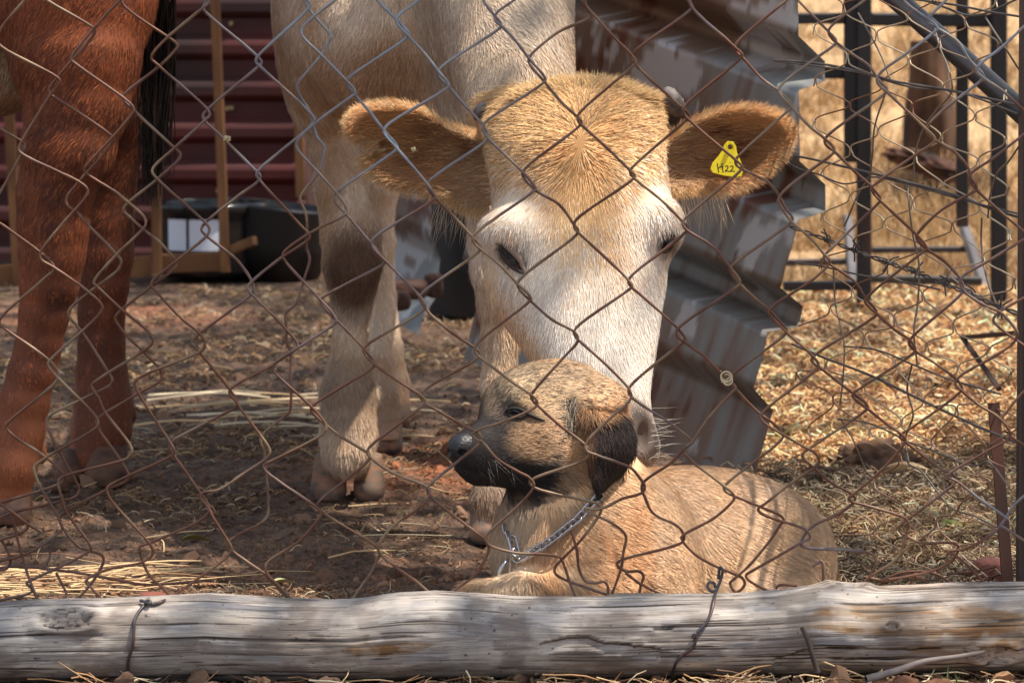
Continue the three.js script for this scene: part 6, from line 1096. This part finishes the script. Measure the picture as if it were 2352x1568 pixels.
fenceWire([[2190, -16], [2174, 0], [2140, 35], [2133, 49], [2150, 62], [2200, 95], [2230, 140], [2255, 165], [2261, 178], [2252, 187], [2165, 255], [2135, 285], [2130, 301], [2150, 322], [2195, 350], [2225, 385], [2230, 405], [2243, 425], [2244, 436], [2230, 444], [2160, 485], [2110, 535], [2106, 546], [2130, 572], [2170, 600], [2205, 638], [2214, 660], [2210, 673], [2100, 770], [2089, 786], [2100, 803], [2150, 835], [2194, 868], [2209, 885], [2209, 896], [2090, 985], [2069, 999], [2076, 1010], [2120, 1045], [2165, 1078], [2190, 1090], [2198, 1102], [2190, 1113], [2110, 1175], [2070, 1205], [2067, 1219], [2085, 1232], [2120, 1247], [2180, 1246], [2199, 1252], [2202, 1263], [2190, 1285], [2150, 1308], [2095, 1322], [2030, 1331], [1990, 1326]]);
fenceWire([[2375, 42], [2352, 62], [2300, 110], [2250, 150], [2246, 163], [2262, 180], [2300, 205], [2375, 275]]);
fenceWire([[2375, 292], [2351, 310], [2280, 365], [2232, 398], [2228, 413], [2246, 437], [2290, 478], [2375, 550]], -0.004);
fenceWire([[2375, 538], [2351, 551], [2270, 600], [2212, 635], [2206, 649], [2214, 667], [2260, 700], [2300, 718], [2331, 752], [2338, 764], [2330, 786], [2290, 815], [2205, 865], [2195, 881], [2210, 897], [2250, 930], [2290, 955], [2313, 978], [2321, 994], [2318, 1007], [2270, 1035], [2185, 1085], [2177, 1093], [2198, 1105], [2250, 1145], [2300, 1180], [2318, 1194]], 0.003);
fenceWire([[2375, 672], [2290, 722], [2283, 736], [2300, 755], [2375, 808]], -0.002); fenceWire([[2375, 884], [2352, 900], [2290, 975]], 0.003); fenceWire([[2375, 1122], [2330, 1160], [2308, 1195], [2285, 1222], [2220, 1260], [2178, 1267], [2200, 1278], [2276, 1352]], 0.002); fenceWire([[2375, 1256], [2308, 1212], [2296, 1206]], 0.006); fenceWire([[2375, 1036], [2318, 1000]], 0.001);
fenceWire([[27, 1178], [33, 1210], [45, 1260], [60, 1310], [72, 1345], [92, 1392]], 0.004); fenceWire([[-14, 1146], [0, 1157], [30, 1178], [63, 1203], [93, 1223]], 0.006); fenceWire([[-12, 1244], [50, 1222], [63, 1210], [58, 1195]], 0.001);
fenceWire([[-12, 1306], [33, 1300], [130, 1309], [200, 1319], [275, 1333], [330, 1342], [470, 1334]], -0.02); fenceWire([[3, 1240], [20, 1275], [23, 1290], [14, 1305], [-10, 1311]], -0.004); fenceWire([[128, 1315], [143, 1345], [151, 1362], [149, 1372], [136, 1386]], 0.0); fenceWire([[112, 1255], [114, 1275], [105, 1300], [112, 1312]], -0.01);
fenceWire([[1866, 1301], [1886, 1289], [1889, 1291], [1892, 1340]], 0.004); fenceWire([[1782, 1352], [1790, 1344], [1832, 1345]], 0.004);
fenceWire([[1985, 1325], [2040, 1335], [2085, 1319], [2100, 1322], [2140, 1344], [2160, 1352]], -0.01); fenceWire([[2007, 1352], [2050, 1322], [2100, 1312], [2150, 1318], [2190, 1342]], -0.03); fenceWire([[2100, 1318], [2094, 1338], [2104, 1352]], -0.02); fenceWire([[2175, 1318], [2240, 1312], [2290, 1300]], -0.06);

// tie wires that hold the mesh to the log
{
  const onLog = (px, py, o = 0.002) => { const h = hit(logF, px, py); return h ? [h[0], h[1] + o * 0.6, h[2] + o] : P(px, py, 0.03); };
  const tm = vmat({ roughness: 0.45, metalness: 0.5 }), tc = (x, y, z) => { const k = 0.8 + 0.4 * vnoise(x * 200, y * 200, z * 200); return mixc([0.10 * k, 0.105 * k, 0.12 * k], rgb(110, 72, 58), clamp(0.3 + fbm(x * 40, y * 40, z * 40, 2))); };
  const t = thing('tie_wire', 'grey wire tie twisted round the log below the left fence end', 'wire', P(330, 1400, 0.05));
  part(t, 'loop', paint(wireGeo([P(388, 1374, -0.003), onLog(372, 1383), onLog(352, 1390), onLog(340, 1388, 0.003), onLog(322, 1402), onLog(309, 1425), onLog(307, 1450), onLog(305, 1480), onLog(295, 1515), onLog(292, 1545), onLog(291, 1570)], 0.0018, { sides: 7 }), tc), tm);
  part(t, 'twist', paint(wireGeo([onLog(323, 1382, 0.004), onLog(336, 1388, 0.006), onLog(344, 1391, 0.006), onLog(346, 1386, 0.007), onLog(337, 1386, 0.007), onLog(341, 1392, 0.004)], 0.0018, { sides: 7 }), tc), tm);
  const t2 = thing('tie_wire', 'grey looped wire tie hanging down over the log below the puppy', 'wire', P(1620, 1420, 0.05));
  part(t2, 'loop', paint(wireGeo([P(1650, 1330, 0.006), P(1655, 1302, 0.007), P(1660, 1308, 0.008), P(1656, 1330, 0.008), P(1646, 1355, 0.01), onLog(1640, 1380, 0.003), onLog(1633, 1410), onLog(1622, 1432), onLog(1603, 1452), onLog(1596, 1463), onLog(1592, 1466), onLog(1593, 1459), onLog(1599, 1458), onLog(1598, 1475), onLog(1588, 1492), onLog(1568, 1506), onLog(1552, 1525), onLog(1546, 1545), onLog(1540, 1560)], 0.0017, { sides: 7 }), tc), tm);
  part(t2, 'hook', paint(wireGeo([P(1648, 1355, 0.008), P(1636, 1358, 0.012), P(1627, 1350, 0.012), P(1626, 1342, 0.011), P(1632, 1336, 0.01), P(1641, 1339, 0.009), P(1643, 1350, 0.009)], 0.0016, { sides: 7 }), tc), tm);
}

// ------------------------------------------------------------------ hexagon netting and barbed wire running back from the right post
const NX0 = 1812, NX1 = 2335, netZ = (px, py) => mix(-0.62, -0.07, clamp((px - NX0) / (NX1 - NX0))) + 0.03 * vnoise(px * 0.012, py * 0.012, 3);
{
  const net = thing('wire_netting', 'slack rusty hexagon wire netting between the metal sheet and the right post', 'netting', [0.4, 0, -0.35]);
  const pxOf = (u, v) => {                                                // slack: the mesh hangs out of true, more so low down
    const lo = ss(500, 1200, v);
    return [u + (12 + 26 * lo) * vnoise(u * 0.011, v * 0.011, 21) + 5 * vnoise(u * 0.04, v * 0.04, 5) + 0.05 * (v - 400), v + 0.1 * (u - 1820) + (10 + 30 * lo) * vnoise(u * 0.011, v * 0.011, 44) + 5 * vnoise(u * 0.04, v * 0.04, 8)];
  };
  const W = 72, H = 96, groups = new Map();
  const tone = (x, y, z) => { const m = vnoise(x * 30, y * 30, 4), e = vnoise(x * 200, y * 200, 1); return mixc(mixc(rgb(184, 164, 134), rgb(134, 96, 72), clamp(0.5 + m * 1.3)), rgb(206, 196, 176), clamp(0.2 * e + 0.4 * vnoise(x * 13, y * 13, 9))); };
  const nm = vmat({ roughness: 0.5, metalness: 0.3 });
  for (let c = -1; c < 9; c++) {                                         // each strand zigzags down, twisted with its neighbours in turn
    const pts = [], seg = 16; let run = [];
    const flush = () => { if (run.length > 3) part(net, 'strand', paint(wireGeo(run, 0.001, { sides: 5, step: 0.004, tension: 0.4 }), tone), nm); run = []; };
    for (let k = -3; k < 27; k++) {
      const side = (k + c) % 2 ? 1 : -1, u = NX0 + (c + 0.5) * W / 1.0 + side * W * 0.46, v = k * H * 0.56;
      for (const [du, dv] of [[0, 0], [side * 1.5, 7], [0, 14], [-side * 1.5, 20]]) {
        const [px, py] = pxOf(u + du, v + dv);
        if (px < NX0 - 30 || px > NX1 + 4 || py < -40 || py > 1330 || (px < 1835 && py < 800) || (py > 900 && vnoise(px * 0.02, py * 0.02, 6) > 0.72)) { flush(); continue; }
        run.push(P(px, py, netZ(px, py) + 0.001 * side));
      }
    }
    flush();
  }
  // plain strands threaded through the netting
  const st = (rows, r, name, tn) => part(net, name, paint(wireGeo(rows.map(([x, y]) => P(x, y, netZ(x, y) + 0.004)), r, { sides: 6 }), tn), nm);
  const dark = (x, y, z) => { const k = 0.8 + 0.5 * vnoise(x * 90, y * 90, 2); return [0.11 * k, 0.10 * k, 0.095 * k]; };
  st([[1780, 138], [1890, 147], [1990, 168], [2050, 185], [2180, 207], [2340, 241]], 0.0016, 'line_wire', dark); st([[1780, 140], [1900, 155], [1990, 170], [2060, 192], [2120, 204], [2190, 208], [2260, 230], [2340, 262]], 0.0012, 'line_wire', dark);
  st([[1790, 352], [1850, 362], [1950, 385], [2080, 417], [2190, 447], [2280, 480], [2345, 500]], 0.0016, 'line_wire', dark); st([[1790, 360], [1830, 385], [1880, 400], [1940, 422], [1975, 416], [2000, 407], [2090, 424], [2200, 455], [2345, 492]], 0.0011, 'line_wire', dark);
  st([[2070, -6], [2200, 12], [2270, 26], [2345, 38]], 0.0014, 'line_wire', dark); st([[2100, -8], [2180, 20], [2220, 34], [2260, 32], [2345, -6]], 0.0012, 'line_wire', dark);
  st([[1820, 790], [1890, 820], [2000, 862], [2120, 920], [2260, 985], [2345, 1020]], 0.0016, 'line_wire', dark); st([[1940, 795], [2020, 805], [2100, 838], [2180, 870], [2300, 905]], 0.0012, 'line_wire', dark); st([[1815, 600], [1890, 612], [1980, 632], [2080, 648], [2160, 665]], 0.0012, 'line_wire', dark);
  for (const q of [[[2147, 64], [2160, 110], [2180, 160], [2188, 205], [2150, 255], [2120, 300], [2105, 345], [2098, 410]], [[2084, 420], [2090, 480], [2098, 540], [2112, 610], [2108, 700], [2100, 760], [2108, 840]], [[1972, 30], [2000, 80], [2030, 140], [2046, 185]], [[2034, 215], [2010, 290], [2004, 360], [1995, 410], [1975, 440], [1940, 520]], [[2256, 500], [2255, 560], [2268, 640], [2290, 700]], [[2345, 330], [2318, 370], [2290, 400], [2275, 450], [2270, 500]], [[2265, 40], [2290, 80], [2310, 110], [2342, 160]], [[2095, 840], [2085, 900], [2098, 950], [2080, 1010], [2088, 1060]], [[1915, 620], [1920, 700], [1935, 760], [1940, 800], [1936, 880], [1930, 930]], [[2070, 1005], [2085, 1060], [2120, 1085], [2180, 1160], [2240, 1185], [2290, 1210]], [[1930, 960], [1960, 1010], [1990, 1080], [2000, 1090]], [[1925, 962], [1990, 970], [2030, 985], [2060, 1000], [2075, 1010]], [[2078, 1012], [2130, 1030], [2180, 1050], [2240, 1070], [2270, 1060], [2320, 1120]]]) st(q, 0.0012, 'line_wire', (x, y, z) => mixc(dark(x, y, z), rgb(140, 126, 108), 0.5));
  // barbed wire: two twisted strands with barbs
  const bw = thing('barbed_wire', 'grey barbed wire slanting down to the right post through the netting', 'barbed wire', [0.4, 0.3, -0.3]);
  const path = [[1815, 520], [1890, 547], [1955, 572], [2030, 600], [2100, 624], [2170, 652], [2240, 680], [2300, 706], [2350, 724]], cur = new THREE.CatmullRomCurve3(path.map(([x, y]) => PV(x, y, netZ(x, y) + 0.006)));
  for (const ph of [0, Math.PI]) { const pts = []; for (let i = 0; i <= 120; i++) { const p = cur.getPointAt(i / 120), a = i * 0.55 + ph; pts.push([p.x, p.y + 0.0018 * Math.sin(a), p.z + 0.0018 * Math.cos(a)]); } part(bw, 'strand', paint(wireGeo(pts, 0.0012, { sides: 5, smooth: false }), dark), nm); }
  for (const u of [0.14, 0.26, 0.4, 0.53, 0.67, 0.8, 0.93]) { const p = cur.getPointAt(u), b = []; for (let q = 0; q < 2; q++) { const a = rr(0.5, 2.6), o = q * 0.004; b.push(wireGeo([[p.x + o + Math.cos(a) * 0.014, p.y + Math.sin(a) * 0.014, p.z + 0.004], [p.x + o + 0.002, p.y + 0.003, p.z + 0.004], [p.x + o, p.y - 0.003, p.z - 0.003], [p.x + o - 0.001, p.y + 0.003, p.z - 0.002], [p.x + o, p.y, p.z + 0.004], [p.x + o - Math.cos(a + 0.5) * 0.014, p.y - Math.sin(a + 0.5) * 0.014, p.z + 0.004]], 0.0011, { sides: 5 })); } part(bw, 'barb', paint(mergeGeometries(b), dark), nm); }
}

// ------------------------------------------------------------------ small things
{
  // curled strip of dry bark caught on the fence
  const pts = []; for (let i = 0; i < 40; i++) { const a = i * 0.42, r = 15 - i * 0.1; pts.push(P(1668 + Math.cos(a) * r * 0.9 + i * 0.12, 862 + Math.sin(a) * r * 0.9 + i * 0.35, 0.004 + 0.004 * Math.sin(a * 0.5))); }
  single('straw_curl', paint(wireGeo([P(1656, 850, 0), P(1660, 878, 0.003), ...pts], 0.0009, { sides: 5 }), () => rgb(216, 200, 168)), vmat({}), 'curled pale straw caught on a fence knot before the metal sheet', 'straw', P(1668, 862, 0.003));
  const burr = (px, py, r, label) => { const g = new THREE.IcosahedronGeometry(1, 2), p = g.attributes.position, at = P(px, py, 0.004); for (let i = 0; i < p.count; i++) { const k = 1 + 0.6 * vnoise(p.getX(i) * 3, p.getY(i) * 3, p.getZ(i) * 3 + px); p.setXYZ(i, at[0] + p.getX(i) * k * r, at[1] + p.getY(i) * k * r, at[2] + p.getZ(i) * k * r); } g.computeVertexNormals(); single('seed_burr', paint(g, () => rgb(196, 178, 138)), vmat({}), label, 'seed', at); };
  burr(521, 318, 0.0032, 'small pale burr stuck on the wire before the red shed'); burr(950, 343, 0.0026, 'small tan burr stuck on the wire before the split ear');
  // twig leaning on the log
  const tw = wireGeo([P(1842, 1440, 0.075), P(1856, 1470, 0.078), P(1868, 1510, 0.082), P(1880, 1545, 0.085)], (t) => 0.0028 * (0.8 + 0.3 * t), { sides: 7 });
  single('twig', paint(tw, (x, y, z) => { const k = 0.8 + 0.5 * vnoise(x * 200, y * 100, z * 200); return [0.09 * k, 0.065 * k, 0.055 * k]; }), vmat({ roughness: 0.9 }), 'short dark twig leaning upright against the log at right', 'twig', P(1880, 1550, 0.085));
  const tw2 = wireGeo([P(1990, 1560, 0.10), P(2060, 1540, 0.09), P(2120, 1520, 0.082), P(2200, 1508, 0.078), P(2262, 1497, 0.074)], (t) => 0.0042 * (1.1 - 0.6 * t), { sides: 7 });
  single('twig', paint(tw2, (x, y, z) => { const k = 0.9 + 0.4 * vnoise(x * 120, y * 100, z * 200); return [0.24 * k, 0.2 * k, 0.18 * k]; }), vmat({ roughness: 0.9 }), 'long grey twig lying along the foot of the log at right', 'twig', P(1990, 1560, 0.1));
  // green sprigs at the foot of the log
  const sprig = (px, py, n, h, label) => { const b = [], at = P(px, py, 0.1); for (let i = 0; i < n; i++) { const g = bladeGeo(rr(0.1, 0.5), 4); g.scale(0.0032, h * rr(0.5, 1), h * 0.6); g.rotateY(rr(0, 6.3)); g.rotateZ(gauss() * 0.5); g.translate(at[0] + gauss() * 0.008, groundY(at[0], 0.1), 0.1 + gauss() * 0.005); b.push(g); } const t = thing('weed', label, 'plant', [at[0], 0, 0.1]); for (const g of b) part(t, 'leaf', g, mat({ color: flatc(rgb(104, 134, 76)), roughness: 0.6 })); };
  sprig(2195, 1560, 8, 0.05, 'small green weed sprouting at the foot of the log at right'); sprig(232, 1562, 7, 0.022, 'tiny grey green weed sprouting below the left part of the log');
  // dead leaves on the litter
  const leafShape = (() => { const pos = [], idx = [], nU = 8, nV = 4; for (let i = 0; i <= nU; i++) for (let j = 0; j <= nV; j++) { const t = i / nU, v = j / nV * 2 - 1, w = 0.3 * Math.pow(Math.sin(Math.PI * Math.pow(t, 0.8)), 0.8); pos.push(t - 0.5, 0.18 * Math.sin(t * 4) * (0.4 + 0.5 * v * v) + 0.14 * v * v, v * w); if (i && j) { const k = i * (nV + 1) + j; idx.push(k - nV - 2, k - 1, k - nV - 1, k - nV - 1, k - 1, k); } } const g = new THREE.BufferGeometry(); g.setAttribute('position', new THREE.BufferAttribute(new Float32Array(pos), 3)); g.setIndex(idx); g.computeVertexNormals(); return g; })();
  const YEL = rgb(212, 158, 66), RST = rgb(168, 84, 52), PALE = rgb(216, 190, 150), GRN = rgb(150, 158, 84), GRY = rgb(176, 168, 150);
  const at = (px, py) => { const d = rayDir(px, py), t = (0.012 - EYE.y) / d[1]; return [d[0] * t, 0.02, EYE.z + d[2] * t]; };
  for (const [px, py, s, c, l] of [[1785, 1010, 0.055, YEL, 'broad yellow leaf touching the lower right edge of the metal sheet'], [1840, 925, 0.05, YEL, 'amber leaf in the litter behind the right edge of the metal sheet'], [2144, 982, 0.03, RST, 'small rust red leaf lying in the sunlit litter'], [2180, 985, 0.04, YEL, 'curled yellow leaf just right of the rust red one'], [2265, 1010, 0.045, YEL, 'yellow leaf on the litter near the iron stake'], [1955, 1010, 0.05, PALE, 'pale papery husk in the middle of the sunlit litter'], [1938, 1082, 0.03, GRN, 'small green leaf beside the dark dung heap'], [2095, 1095, 0.10, PALE, 'long pale strip of bark on the litter below the dung heap'], [2190, 1215, 0.045, GRN, 'greenish yellow leaf in the shaded straw near the stake'], [2130, 785, 0.07, GRN, 'pale green leaf lying in front of the black steel frame'], [2010, 1120, 0.035, GRY, 'grey leaf on the shaded straw right of the puppy'], [450, 1250, 0.04, rgb(128, 118, 62), 'yellow green leaf on the brown floor left of the calf hoof'], [650, 1358, 0.03, rgb(170, 170, 120), 'pale green leaf by the top of the log']]) {
    const g = leafShape.clone(); g.scale(s, s * 0.7, s * (l.includes('strip') ? 0.35 : 0.9)); g.rotateX(gauss() * 0.3); g.rotateY(rr(-0.7, 0.7)); const p = at(px, py); p[1] = groundY(p[0], p[2]) + 0.018; g.translate(...p);
    single('fallen_leaf', paint(g, (x, y, z) => { const k = 0.85 + 0.4 * fbm(x * 90, y * 90, z * 90, 3); return [c[0] * k, c[1] * k, c[2] * k]; }), vmat({ roughness: 0.7 }), l, 'leaf', p);
  }
  // heap of dry dung and earth at the edge of the sun
  const dp = at(2010, 1075), dg = new THREE.IcosahedronGeometry(1, 5), q = dg.attributes.position;
  for (let i = 0; i < q.count; i++) { const x = q.getX(i), y = q.getY(i), z = q.getZ(i), k = 1 + 0.5 * fbm(x * 2, y * 2, z * 2, 4) + 0.15 * vnoise(x * 8, y * 8, z * 8); q.setXYZ(i, dp[0] + x * k * 0.07, Math.max(-0.01, y * k * 0.045 + 0.01), dp[2] + z * k * 0.07); }
  dg.computeVertexNormals(); single('dung_heap', paint(dg, (x, y, z) => mixc(rgb(124, 90, 64), rgb(66, 48, 38), clamp(0.5 + 1.7 * fbm(x * 60, y * 60, z * 60, 3)))), vmat({ roughness: 1 }), 'crumbly dark dung heap in the litter right of the puppy', 'dung', dp);
  // clods and straws before the log
  for (let i = 0; i < 9; i++) { const px = [1330, 1375, 1900, 2020, 2080, 2160, 1480, 1260, 460][i], g = new THREE.IcosahedronGeometry(1, 3), p = g.attributes.position, a = P(px, 1562, 0.095), s = [0.008, 0.01, 0.012, 0.016, 0.02, 0.017, 0.009, 0.008, 0.009][i]; for (let k = 0; k < p.count; k++) { const x = p.getX(k), y = p.getY(k), z = p.getZ(k), e = 1 + 0.5 * fbm(x * 2 + px, y * 2, z * 2, 3); p.setXYZ(k, a[0] + x * e * s, 0.004 + y * e * s * 0.7, 0.095 + z * e * s); } g.computeVertexNormals(); const o = single('earth_clod', paint(g, (x, y, z) => { const k = 0.85 + 0.5 * fbm(x * 90, y * 90, z * 90, 3), c = rgb(118, 80, 60); return [c[0] * k, c[1] * k, c[2] * k]; }), vmat({ roughness: 1 }), 'brown earth clod lying against the foot of the log', 'clod', [a[0], 0, 0.095], 'earth clods along the foot of the log'); }
}
renderer.render(scene, camera);
